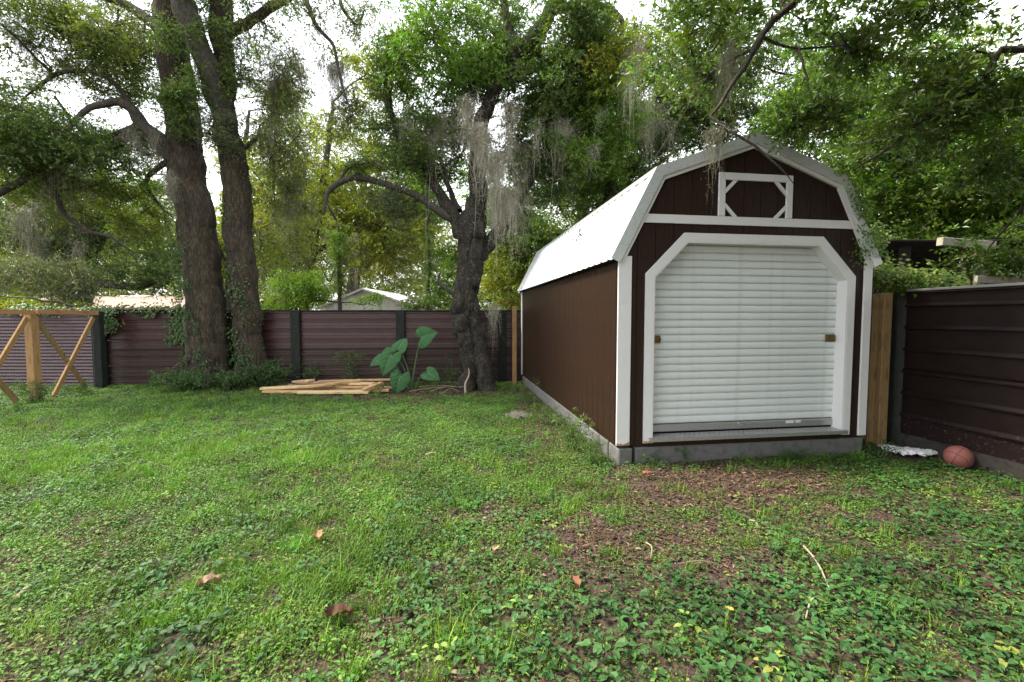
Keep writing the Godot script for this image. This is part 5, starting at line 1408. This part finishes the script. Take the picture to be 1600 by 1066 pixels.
# ---------------------------------------------------------------- buildings beyond
func make_buildings() -> void:
	# low house with a tan roof
	var t := thing("house", "low house with a pinkish tan shingle roof far beyond the fence", "house", Vector3(-36.0, 0, -41.0))
	var b := Buf.new()
	var e := 2.35
	var r := 3.45
	var hx := 9.5
	var hz := 4.5
	b.quad(Vector3(-hx, e, hz), Vector3(hx, e, hz), Vector3(hx - 4.2, r, 0), Vector3(-hx + 4.2, r, 0), Vector3(0, 1, 1))
	b.quad(Vector3(-hx, e, -hz), Vector3(hx, e, -hz), Vector3(hx - 4.2, r, 0), Vector3(-hx + 4.2, r, 0), Vector3(0, 1, -1))
	b.tri(Vector3(-hx, e, hz), Vector3(-hx, e, -hz), Vector3(-hx + 4.2, r, 0), Vector3(-1, 1, 0))
	b.tri(Vector3(hx, e, hz), Vector3(hx, e, -hz), Vector3(hx - 4.2, r, 0), Vector3(1, 1, 0))
	b.quad(Vector3(-hx, e - 0.01, hz), Vector3(hx, e - 0.01, hz), Vector3(hx, e - 0.01, -hz), Vector3(-hx, e - 0.01, -hz), Vector3.DOWN)
	var roof := part("roof", b.mesh(M.house_roof), t)
	part("ridge_vent", box_mesh(Vector3(3.6, 0.14, 0.4), M.white_trim_far, 0.02), roof, Vector3(2.0, 3.48, 0))
	part("wall", box_mesh(Vector3(18.2, 2.5, 8.2), M.house_wall, 0.02), t, Vector3(0, 1.09, 0))
	for x in [-5.5, 0.0, 5.5]:
		var w := part("window", box_mesh(Vector3(1.3, 1.2, 0.08), M.white_trim_far, 0.01), t, Vector3(x, 1.4, 4.12))
		part("pane", box_mesh(Vector3(1.1, 1.0, 0.03), M.glass_dark, 0.0), w, Vector3(0, 0, 0.04))
	# small white outbuilding with its gable towards us
	var g := thing("outbuilding", "small pale outbuilding with white-edged gable beyond the back fence", "shed", Vector3(-7.25, 0, -22.0), deg_to_rad(-4))
	var prof := PackedVector2Array([Vector2(-1.95, -0.1), Vector2(-1.95, 2.15), Vector2(0.0, 2.93), Vector2(2.1, 2.25), Vector2(2.1, -0.1)])
	part("wall", extrude(prof, -5.0, 0.0, M.pale_siding), g)
	var board := Buf.new()
	for i in 20:
		var x := -1.85 + i * 0.2
		var top := lerpf(2.16, 2.86, (x + 1.95) / 1.95) if x < 0.0 else lerpf(2.86, 2.24, x / 2.1)
		board = Buf.new()
		box(board, Vector3(x, top * 0.5, 0.01), Vector3(0.185, top, 0.016), Basis(), 0.004)
		part("siding_board", board.mesh(M.pale_siding), g)
	var line := PackedVector2Array([Vector2(-2.35, 2.03), Vector2(0.0, 3.0), Vector2(2.45, 2.2)])
	var low := inset(line, 0.09)
	for i in 2:
		part("roof", extrude(PackedVector2Array([line[i], line[i + 1], low[i + 1], low[i]]), -5.2, 0.25, M.white_trim_far), g)
	# open lean-to behind the dark fence on the right
	var l := thing("lean_to", "dark open lean-to with a peeling white beam behind the right fence", "shed")
	b = Buf.new()
	beam(b, Vector3(5.5, 2.68, -8.1), Vector3(10.2, 2.6, -7.6), 0.03, 3.4, Vector3.UP, 0.004)
	part("roof", b.mesh(M.lean_roof), l)
	part("back_wall", box_mesh(Vector3(4.8, 2.66, 0.05), M.lean_roof, 0.0), l, Vector3(7.8, 1.28, -9.5))
	b = Buf.new()
	beam(b, Vector3(5.81, 2.62, -6.15), Vector3(6.59, 2.57, -6.20), 0.11, 0.09)
	part("beam", b.mesh(M.peeling_beam), l)
	b = Buf.new()
	beam(b, Vector3(6.16, 2.26, -6.20), Vector3(6.41, 2.45, -6.20), 0.07, 0.06)
	part("brace", b.mesh(M.peeling_beam), l)
	b = Buf.new()
	beam(b, Vector3(6.44, 2.56, -6.22), Vector3(6.46, -0.05, -6.22), 0.08, 0.09, Vector3.RIGHT)
	part("post", b.mesh(M.peeling_beam), l)
	part("side_panel", box_mesh(Vector3(0.3, 2.3, 0.03), M.peeling_beam, 0.003), l, Vector3(6.2, 1.1, -6.6))
	for q in [[5.65, -6.5], [10.0, -6.3], [5.65, -9.4], [10.0, -9.3]]:
		part("post", box_mesh(Vector3(0.1, 2.68, 0.1), M.lean_roof, 0.006), l, Vector3(q[0], 1.26, q[1]))
	b = Buf.new()
	beam(b, Vector3(6.07, 2.09, -5.90), Vector3(8.0, 2.0, -5.7), 0.09, 0.05)
	part("rail", b.mesh(M.peeling_beam), l)

# ---------------------------------------------------------------- plants and small things
func heart_leaf(m: Material) -> ArrayMesh:
	# lies in the xy plane, stalk joint at the origin, tip at +y, faces +z
	var corner := [Vector2(0.0, 0.02), Vector2(0.1, -0.2), Vector2(0.2, -0.31), Vector2(0.31, -0.3), Vector2(0.4, -0.17), Vector2(0.44, 0.0), Vector2(0.43, 0.2), Vector2(0.37, 0.42), Vector2(0.27, 0.64), Vector2(0.14, 0.84), Vector2(0.0, 1.0)]
	var half := []
	for k in corner.size() - 1:
		for j in 3:
			half.append(corner[k].lerp(corner[k + 1], j / 3.0))
	half.append(corner[-1])
	var b := Buf.new()
	for s in [-1.0, 1.0]:
		var rows := []
		for ring in 7:
			var f := ring / 6.0
			var row := PackedVector3Array()
			for k in half.size():
				var p: Vector2 = half[k]
				# the rib: points on the middle line to run out from
				var q := Vector2(0.0, clampf(p.y, 0.0, 1.0) * 0.8)
				var w := q.lerp(p, f)
				var z := -1.1 * w.x * w.x + 0.55 * absf(w.x) - 0.3 * w.y * w.y + 0.014 * sin(26.0 * (w.y - absf(w.x) * 0.9)) * minf(1.0, absf(w.x) * 8.0) + 0.02 * sin(k * 0.8) * f
				row.append(Vector3(w.x * s, w.y, z))
			rows.append(row)
		b.grid(rows, false, Vector3.BACK)
	return b.mesh(m)

func make_elephant_ear() -> void:
	var m := StandardMaterial3D.new()
	m.albedo_color = Color(0.042, 0.12, 0.04).linear_to_srgb()
	m.roughness = 0.6
	m.metallic_specular = 0.3
	m.albedo_texture = noise_tex(0.012, [[0.0, 0.7, 0.75, 0.7], [0.5, 0.95, 0.95, 0.95], [1.0, 1.0, 1.0, 1.0]], 61)
	m.uv1_triplanar = true
	m.backlight_enabled = true
	m.backlight = Color(0.25, 0.4, 0.12).linear_to_srgb()
	var t := thing("elephant_ear", "elephant ear plant with huge heart-shaped green leaves by the fence", "plant", Vector3(-2.2, 0, -9.75))
	var me := heart_leaf(m)
	var rbuf := Buf.new()
	var rpts := []
	var rrad := []
	for k in 9:
		rpts.append(Vector3(0, k / 8.0 * 0.96, -0.3 * pow(k / 8.0, 2.0) * 0.92 + 0.004))
		rrad.append(0.014 - 0.0014 * k)
	tube(rbuf, rpts, rrad, 6)
	var rib := rbuf.mesh(M.leaf_rib)
	# joint, tip direction, facing, length, width
	for l in [
		[Vector3(-1.94, 1.15, -9.55), Vector3(0.35, 0.15, 0.2), Vector3(0.15, 0.35, 1.0), 0.36, 0.5],
		[Vector3(-2.47, 0.89, -9.70), Vector3(0.25, 0.75, -0.5), Vector3(-0.3, 0.6, 0.8), 0.34, 0.42],
		[Vector3(-2.55, 0.78, -9.45), Vector3(-0.42, -0.85, 0.3), Vector3(-0.1, 0.4, 1.0), 0.42, 0.46],
		[Vector3(-2.35, 0.35, -9.40), Vector3(-0.25, -0.9, 0.25), Vector3(0.1, 0.35, 1.0), 0.36, 0.44],
		[Vector3(-1.80, 0.40, -9.50), Vector3(0.7, -0.25, 0.3), Vector3(0.0, 0.7, 0.8), 0.28, 0.36],
		[Vector3(-2.82, 0.69, -9.75), Vector3(-0.8, -0.3, 0.2), Vector3(-0.3, 0.6, 0.7), 0.3, 0.34],
	]:
		var y: Vector3 = l[1].normalized()
		var z: Vector3 = l[2].slide(y).normalized()
		var x := y.cross(z)
		var at: Vector3 = l[0] - Vector3(-2.2, 0, -9.75)
		var blade := part("leaf", me, t, at, Basis(x * l[4] * 1.1, y * l[3] * 1.08, z * l[3]))
		part("midrib", rib, blade)
		var s := Buf.new()
		var root := Vector3(rng.randf_range(-0.07, 0.07), -0.05, rng.randf_range(-0.06, 0.06))
		var sm := smooth([root, root.lerp(at, 0.5) + Vector3(0, 0.16, -0.05), at + Vector3(0, 0.02, -0.02), at], [0.024, 0.017, 0.01, 0.006], 0.08)
		tube(s, sm[0], sm[1], 7)
		part("stalk", s.mesh(M.stalk), t)

func leafy_plant(called: String, label: String, category: String, at: Vector3, high: float, wide: float, n: int, col: Color, sc := 0.6, kind := "oak") -> void:
	var t := thing(called, label, category, at)
	var b := Buf.new()
	var sets := {}
	var stems := maxi(3, n / 6)
	for k in stems:
		var a := rng.randf() * TAU
		var tip := Vector3(cos(a) * wide * rng.randf(), high * rng.randf_range(0.5, 1.0), sin(a) * wide * rng.randf() * 0.7)
		var s := smooth([Vector3(tip.x * 0.15, -0.04, tip.z * 0.15), Vector3(tip.x * 0.4, tip.y * 0.55, tip.z * 0.4), tip], [0.006, 0.005, 0.002], 0.06)
		tube(b, s[0], s[1], 5)
		for i in maxi(1, n / stems):
			var q := rng.randf_range(0.3, 1.0)
			var p: Vector3 = s[0][int(q * (s[0].size() - 1))]
			var key := str(rng.randi() % 3)
			if not sets.has(key):
				sets[key] = [[], PackedColorArray()]
			sets[key][0].append(Transform3D((Basis(Vector3.UP, rng.randf() * TAU) * Basis(Vector3.BACK, rng.randf_range(-0.2, 0.9))).scaled(Vector3.ONE * sc * rng.randf_range(0.6, 1.1)), p))
			var v := rng.randf_range(0.7, 1.3)
			sets[key][1].append(Color(col.r * v, col.g * v, col.b * v))
	part("stems", b.mesh(M.stalk), t)
	for key in sets:
		scatter("foliage", S[kind][int(key)], sets[key][0], sets[key][1], t)

func make_small_things() -> void:
	mat("stalk", Color(0.07, 0.12, 0.04), 0.6)
	mat("leaf_rib", Color(0.12, 0.2, 0.09), 0.6)
	make_elephant_ear()
	# ivy bank at the foot of the twin oak and along the fence
	leafy_plant("ivy_bush", "dark leafy undergrowth between the twin oak and the lumber", "undergrowth", Vector3(-5.35, 0, -9.85), 0.6, 0.6, 130, Color(0.07, 0.13, 0.045), 0.75)
	leafy_plant("ivy_bush", "leafy undergrowth at the left foot of the twin oak", "undergrowth", Vector3(-6.9, 0, -9.45), 0.4, 0.8, 130, Color(0.08, 0.155, 0.055), 0.7)
	leafy_plant("ivy_bush", "low undergrowth hugging the foot of the right trunk", "undergrowth", Vector3(-6.1, 0, -9.7), 0.4, 0.5, 80, Color(0.085, 0.155, 0.055), 0.65)
	leafy_plant("weed_shrub", "thin weed shrub against the fence above the lumber pile", "plant", Vector3(-3.75, 0, -10.3), 1.0, 0.4, 34, Color(0.08, 0.13, 0.045), 0.6)
	leafy_plant("weed_shrub", "small weed shrub against the fence left of the thin weed shrub", "plant", Vector3(-4.65, 0, -10.25), 0.65, 0.35, 24, Color(0.085, 0.14, 0.05), 0.6)
	leafy_plant("weed_plant", "slim upright weed between elephant ear and gnarled oak", "plant", Vector3(-1.35, 0, -9.9), 0.75, 0.14, 20, Color(0.1, 0.18, 0.05), 0.5)
	leafy_plant("weed_plant", "light green weed in front of the elephant ear stems", "plant", Vector3(-2.72, 0, -9.15), 0.28, 0.14, 12, Color(0.16, 0.25, 0.07), 0.32, "fine")
	leafy_plant("weed_plant", "leafy weed clump at the far end of the shed's left wall", "plant", Vector3(0.25, 0, -8.1), 0.42, 0.45, 40, Color(0.12, 0.2, 0.06), 0.4, "fine")
	leafy_plant("weed_plant", "tall light green weed against the shed's left wall near the front corner", "plant", Vector3(0.74, 0, -5.3), 0.5, 0.24, 36, Color(0.15, 0.25, 0.07), 0.42)
	leafy_plant("weed_plant", "weed tuft hugging the shed's front left foundation corner", "plant", Vector3(0.86, 0, -4.85), 0.3, 0.24, 34, Color(0.14, 0.23, 0.06), 0.36, "fine")
	leafy_plant("weed_plant", "low weed at the left of the foundation below the door", "plant", Vector3(1.55, 0, -4.7), 0.12, 0.25, 18, Color(0.09, 0.17, 0.05), 0.28)
	leafy_plant("weed_plant", "single upright weed in front of the door foundation", "plant", Vector3(1.86, 0, -4.78), 0.2, 0.06, 6, Color(0.09, 0.17, 0.06), 0.34)
	leafy_plant("weed_plant", "low weed under the right end of the shed door", "plant", Vector3(3.2, 0, -4.95), 0.14, 0.4, 22, Color(0.08, 0.15, 0.05), 0.28)
	leafy_plant("weed_plant", "weeds at the foot of the first timber post of the wire fence", "plant", Vector3(-8.75, 0, -8.15), 0.42, 0.4, 46, Color(0.07, 0.14, 0.05), 0.42)
	leafy_plant("weed_plant", "weeds under the crossed braces of the wire fence", "plant", Vector3(-8.9, 0, -9.1), 0.3, 0.55, 40, Color(0.09, 0.17, 0.05), 0.4)
	leafy_plant("weed_plant", "leafy weed halfway along the foot of the shed's left wall", "plant", Vector3(0.5, 0, -6.5), 0.3, 0.3, 34, Color(0.13, 0.22, 0.06), 0.36, "fine")
	leafy_plant("weed_plant", "low weed at the foot of the treated boards", "plant", Vector3(4.15, 0, -5.0), 0.16, 0.3, 24, Color(0.08, 0.16, 0.05), 0.3)
	# lumber: boards of different lengths thrown on a heap; each its own thing
	var lumber := [
		# centre x, y, z, yaw, tilt, length, width, thickness, material, label
		[-3.6, 0.06, -9.1, 0.03, 0.0, 1.7, 0.2, 0.045, "fresh_timber", "wide pale plank lying along the front of the lumber heap"],
		[-4.85, 0.05, -9.2, -0.05, 0.0, 1.1, 0.15, 0.045, "orange_timber", "orange board at the front left of the lumber heap"],
		[-2.8, 0.05, -9.33, 0.12, 0.0, 0.9, 0.14, 0.045, "orange_timber", "orange board end at the front right of the lumber heap"],
		[-4.1, 0.05, -9.5, 0.05, 0.0, 2.4, 0.15, 0.045, "orange_timber", "low orange board in the second row of the lumber heap"],
		[-3.4, 0.05, -9.8, -0.06, 0.0, 2.1, 0.15, 0.045, "old_timber", "darker board at the back bottom of the lumber heap"],
		[-4.5, 0.05, -10.0, 0.06, 0.0, 2.2, 0.15, 0.045, "fresh_timber", "pale board at the back left bottom of the lumber heap"],
		[-4.65, 0.125, -9.38, 0.1, 0.035, 1.75, 0.14, 0.05, "fresh_timber", "pale beam jutting out at the left end of the lumber heap"],
		[-3.15, 0.105, -9.48, -0.12, 0.0, 1.25, 0.15, 0.045, "orange_timber", "orange board on top of the right half of the lumber heap"],
		[-3.9, 0.105, -9.88, 0.03, 0.012, 2.5, 0.12, 0.045, "old_timber", "long dark batten lying on the back of the lumber heap"],
		[-3.75, 0.19, -9.42, 0.42, 0.08, 1.25, 0.12, 0.045, "orange_timber", "slanting board across the middle of the lumber heap"],
		[-3.1, 0.165, -9.58, -0.1, -0.02, 0.62, 0.22, 0.045, "fresh_timber", "short pale offcut on top of the lumber heap"],
		[-3.3, 0.18, -9.98, -0.04, 0.03, 2.3, 0.09, 0.04, "orange_timber", "thin batten along the top rear of the lumber heap"],
		[-4.7, 0.2, -9.72, -0.62, 0.12, 0.8, 0.15, 0.045, "fresh_timber", "short pale board tilted at the top left of the lumber heap"],
		[-2.72, 0.16, -9.25, 0.95, 0.2, 0.55, 0.12, 0.04, "orange_timber", "short crosswise offcut at the right end of the lumber heap"],
		[-4.25, 0.18, -9.6, 0.09, -0.04, 1.1, 0.12, 0.045, "old_timber", "darker short board on top of the left half of the lumber heap"],
	]
	for l in lumber:
		single("timber_board", box_mesh(Vector3(l[5] * 0.84, l[7], l[6]), M[l[8]], 0.004), l[9], "board", Vector3(-3.85 + (l[0] + 3.85) * 0.84, l[1], l[2]), Basis(Vector3.UP, l[3]) * Basis(Vector3.BACK, l[4]), "boards in the lumber heap")
	# basketball
	var ball := thing("basketball", "faded pinkish basketball resting against the dark fence", "ball", Vector3(4.72, 0.118, -4.66))
	ball.rotation = Vector3(0.35, 0.5, 0.25)
	var sp := SphereMesh.new()
	sp.radius = 0.121
	sp.height = 0.242
	sp.radial_segments = 48
	sp.rings = 24
	sp.material = M.rubber
	part("rubber_skin", sp, ball)
	for k in 4:
		var pts := []
		var rad := []
		for i in 65:
			var a := TAU * i / 64.0
			var d: Vector3
			if k == 0:
				d = Vector3(cos(a), sin(a), 0)
			elif k == 1:
				d = Vector3(0, sin(a), cos(a))
			else:
				var s := 1.0 if k == 2 else -1.0
				d = Vector3(s * (0.72 - 0.25 * cos(2.0 * a)), 0.85 * sin(a), 0.75 * cos(a)).normalized()
			pts.append(d * 0.1206)
			rad.append(0.0022)
		var sb := Buf.new()
		tube(sb, pts, rad, 6)
		part("seam", sb.mesh(M.seam), ball)
	# crumpled white scrap
	var b := Buf.new()
	var rows := []
	for i in 13:
		var row := PackedVector3Array()
		for j in 25:
			var u := j / 24.0
			var v := i / 12.0
			var edge := 0.75 + 0.5 * lump.get_noise_2d(u * 300.0, 5.0)
			var p := Vector3(u * 0.62, 0.0, (v - 0.5) * 0.3 * edge * (1.0 - 0.75 * u * u) + 0.04 * sin(u * 4.0))
			p.y = 0.045 + 0.035 * lump.get_noise_2d(u * 300.0, v * 160.0) + 0.012 * lump.get_noise_2d(u * 900.0, v * 500.0) - 0.035 * pow(absf(2.0 * v - 1.0), 3.0)
			row.append(p)
		rows.append(row)
	b.grid(rows, false, Vector3.UP)
	single("plastic_scrap", b.mesh(M.scrap_white), "crumpled flattened white plastic scrap at the foot of the treated boards", "litter", Vector3(4.36, 0.035, -5.24), Basis(Vector3.UP, -0.42).scaled(Vector3(1.05, 1.0, 1.1)))
	# clump of grey moss on the lawn
	var gm := thing("moss_clump", "pale grey clump of fallen moss on the ground left of the shed", "moss", Vector3(0.12, 0.0, -6.95))
	var sets := [[], PackedColorArray()]
	for i in 26:
		sets[0].append(Transform3D((Basis(Vector3.UP, rng.randf() * TAU) * Basis(Vector3.RIGHT, rng.randf_range(1.2, 1.6))).scaled(Vector3.ONE * rng.randf_range(0.12, 0.2)), Vector3(rng.randfn(0, 0.08), 0.05 + rng.randf() * 0.03, rng.randfn(0, 0.06))))
		sets[1].append(Color(0.34, 0.33, 0.28))
	scatter("strands", S.moss[0], sets[0], sets[1], gm)
	# leafy twig lying on the roof
	var tw := thing("roof_debris", "small dead leafy twig lying on the shed's lower left roof", "twig", Vector3(0.93, 2.73, -6.30))
	var rb := Buf.new()
	for k in 22:
		var p := Vector3(rng.randfn(0, 0.03), 0.0, rng.randfn(0, 0.17))
		p.y = p.x * 1.9 + 0.02
		var dd := Vector3(rng.randf_range(-0.5, 0.5), rng.randf_range(-0.9, 0.9), rng.randf_range(-1, 1)).normalized()
		leaf8(rb, p, dd, Vector3(-0.88, 0.46, 0).slide(dd).normalized(), rng.randf_range(0.05, 0.09), 0.03, Color(0.06, 0.05, 0.04), 0.1)
	part("dead_leaves", rb.mesh(M.dry), tw).set_meta("kind", "stuff")
	rb = Buf.new()
	var ts := smooth([Vector3(-0.06, -0.11, 0.2), Vector3(-0.01, -0.01, 0.02), Vector3(0.06, 0.12, -0.25)], [0.007, 0.005, 0.002], 0.05)
	tube(rb, ts[0], ts[1], 5)
	part("stem", rb.mesh(M.twig), tw)
	# sticks
	var sticks := [
		[Vector3(2.00, 0.00, -3.03), Vector3(1.93, 0.00, -2.76), Vector3(1.83, 0.00, -2.50), 0.0075, "pale_twig", "long pale stick lying in the right foreground weeds"],
		[Vector3(1.72, 0.00, -2.43), Vector3(1.63, 0.00, -2.36), Vector3(1.53, 0.00, -2.25), 0.007, "pale_twig", "short curved stick just below the long pale stick"],
		[Vector3(1.05, 0.00, -2.76), Vector3(1.20, 0.00, -2.76), Vector3(1.33, 0.00, -2.74), 0.004, "twig", "thin straight twig lying left of the long pale stick"],
		[Vector3(1.83, 0.00, -3.37), Vector3(1.84, 0.00, -3.31), Vector3(1.84, 0.00, -3.26), 0.006, "pale_twig", "short twig on the bare soil before the shed door"],
		[Vector3(3.14, 0.00, -3.06), Vector3(3.17, 0.00, -3.00), Vector3(3.20, 0.00, -2.94), 0.005, "twig", "reddish twig lying in the weeds at the right"],
		[Vector3(-0.98, 0.00, -5.00), Vector3(-0.92, 0.00, -5.02), Vector3(-0.83, 0.00, -5.04), 0.009, "pale_twig", "pale stick end lying in the middle of the lawn"],
		[Vector3(0.93, 0.00, -3.03), Vector3(0.94, 0.00, -2.93), Vector3(0.90, 0.00, -2.83), 0.005, "pale_twig", "little bent twig on the soil below the shed corner"],
	]
	for s in sticks:
		var o := Vector3(0, 0.035, 0)
		var sm := smooth([s[0] + o, s[1] + o + Vector3(0, 0.02, 0), s[2] + o], [s[3], s[3] * 0.9, s[3] * 0.5], 0.04)
		b = Buf.new()
		tube(b, sm[0], sm[1], 7, 0.2, 6.0, 1.0)
		single("stick", b.mesh(M[s[4]]), s[5], "stick")
	# roots and fallen twigs by the gnarled oak
	var rt := thing("fallen_branch", "tangle of pale dead twigs on the ground left of the gnarled oak", "branch")
	for l in [[Vector3(-2.14, 0.04, -9.30), Vector3(-1.69, 0.10, -9.40), Vector3(-1.16, 0.11, -9.50), Vector3(-0.82, 0.17, -9.50)], [Vector3(-1.70, 0.05, -9.20), Vector3(-1.47, 0.16, -9.30), Vector3(-1.28, 0.25, -9.40)], [Vector3(-1.98, 0.11, -9.50), Vector3(-1.52, 0.15, -9.60), Vector3(-1.07, 0.09, -9.50)], [Vector3(-1.44, 0.02, -9.10), Vector3(-1.27, 0.13, -9.20), Vector3(-1.11, 0.05, -9.20)]]:
		var rad := []
		for k in l.size():
			rad.append(0.011 - 0.002 * k)
			l[k].y = maxf(0.02, minf(l[k].y, 0.12))
		var sm := smooth(l, rad, 0.08)
		b = Buf.new()
		tube(b, sm[0], sm[1], 6, 0.2, 5.0, 1.0)
		part("twig", b.mesh(M.twig), rt)
	var stump := Buf.new()
	limb(stump, [], [Vector3(-0.95, -0.05, -9.25), Vector3(-0.97, 0.15, -9.3), Vector3(-0.94, 0.3, -9.35), Vector3(-0.93, 0.5, -9.55)], [0.03, 0.022, 0.018, 0.01], 8, 0.2, 4.0, 0.6, 0.05)
	single("root", stump.mesh(M.pale_twig), "thin pale root rising from the soil against the gnarled oak", "root")
	# large fallen leaves, each its own
	var dead := [
		[Vector3(-1.77, 0.00, -2.53), 0.13, 0.6, Color(0.34, 0.24, 0.17), "large curled pinkish tan dead leaf in the left foreground"],
		[Vector3(-1.37, -0.00, -3.08), 0.12, 2.1, Color(0.3, 0.2, 0.11), "large tan dead leaf in the middle foreground grass"],
		[Vector3(-0.90, 0.00, -2.25), 0.14, 0.2, Color(0.11, 0.06, 0.04), "dark reddish dead leaf at the bottom left of centre"],
		[Vector3(-0.11, 0.00, -2.91), 0.07, 1.2, Color(0.45, 0.3, 0.2), "small upright tan dead leaf in the centre foreground"],
		[Vector3(1.15, 0.00, -2.29), 0.045, 2.6, Color(0.4, 0.33, 0.08), "yellow dead leaf in the right foreground weeds"],
		[Vector3(1.32, 0.00, -4.32), 0.12, 0.3, Color(0.3, 0.17, 0.09), "big brown dead leaf below the shed's front left corner"],
		[Vector3(0.37, 0.00, -2.53), 0.1, 1.9, Color(0.2, 0.1, 0.06), "rusty dead leaf in the weeds right of centre"],
	]
	for d in dead:
		b = Buf.new()
		var L: float = d[1]
		var rws := []
		for i in 9:
			var q := i / 8.0
			var w := L * 0.28 * sin(PI * pow(q, 0.8)) * (1.0 + 0.4 * sin(i * 2.9)) + 0.002
			var row := PackedVector3Array()
			for j in 5:
				var s := (j - 2) / 2.0
				row.append(Vector3((q - 0.5) * L, 0.03 + 0.2 * L * s * s + 0.07 * L * sin(q * 3.0) + 0.05 * L * sin(i * 1.7 + j * 1.3), s * w))
			rws.append(row)
		b.grid(rws, false, Vector3.UP, d[3])
		single("dead_leaf", b.mesh(M.dry), d[4], "leaf", d[0] + Vector3(0, 0.02, 0), Basis(Vector3.UP, d[2]))

func _ready() -> void:
	rng.seed = 20240611
	lump.seed = 5
	lump.frequency = 0.05
	lump.fractal_octaves = 3
	soil_noise.seed = 9
	soil_noise.frequency = 0.05
	patch_noise.seed = 17
	patch_noise.frequency = 0.03
	patch_noise.fractal_octaves = 3
	# camera
	var cam := Camera3D.new()
	cam.name = "camera"
	cam.position = Vector3(0, 1.6, 0)
	cam.rotation_degrees = Vector3(-3.1, 0, 0)
	cam.fov = 74.57
	cam.near = 0.05
	cam.far = 400.0
	add_child(cam)
	cam.current = true
	# bright overcast sky
	var env := Environment.new()
	env.background_mode = Environment.BG_SKY
	var sm := ProceduralSkyMaterial.new()
	sm.sky_top_color = Color(0.94, 0.96, 1.0)
	sm.sky_horizon_color = Color(1.0, 0.99, 0.97)
	sm.sky_curve = 0.2
	sm.sky_energy_multiplier = 0.75
	sm.ground_bottom_color = Color(0.3, 0.3, 0.25)
	sm.ground_horizon_color = Color(0.5, 0.5, 0.45)
	sm.sun_angle_max = 1.0
	var sky := Sky.new()
	sky.sky_material = sm
	env.sky = sky
	env.tonemap_mode = Environment.TONE_MAPPER_LINEAR
	env.tonemap_exposure = 6.2
	env.sdfgi_enabled = true
	env.ssao_enabled = true
	env.ssil_enabled = true
	var we := WorldEnvironment.new()
	we.name = "world"
	we.environment = env
	add_child(we)
	var sun := DirectionalLight3D.new()
	sun.name = "sun"
	sun.light_energy = 0.5
	sun.light_color = Color(1.0, 0.96, 0.88)
	sun.light_angular_distance = 12.0
	sun.shadow_enabled = true
	add_child(sun)
	sun.look_at_from_position(Vector3(-7.5, 9.5, -1.0), Vector3.ZERO)

	make_materials()
	make_sprays()
	S.ivy = [ivy_clump(12, 0.04, 0.08, 0.12), ivy_clump(10, 0.05, 0.09, 0.12)]
	make_ground()
	make_shed()
	make_fences()
	make_buildings()
	make_twin_oak()
	make_gnarled_oak()
	make_other_trees()
	make_ground_cover()
	make_small_things()
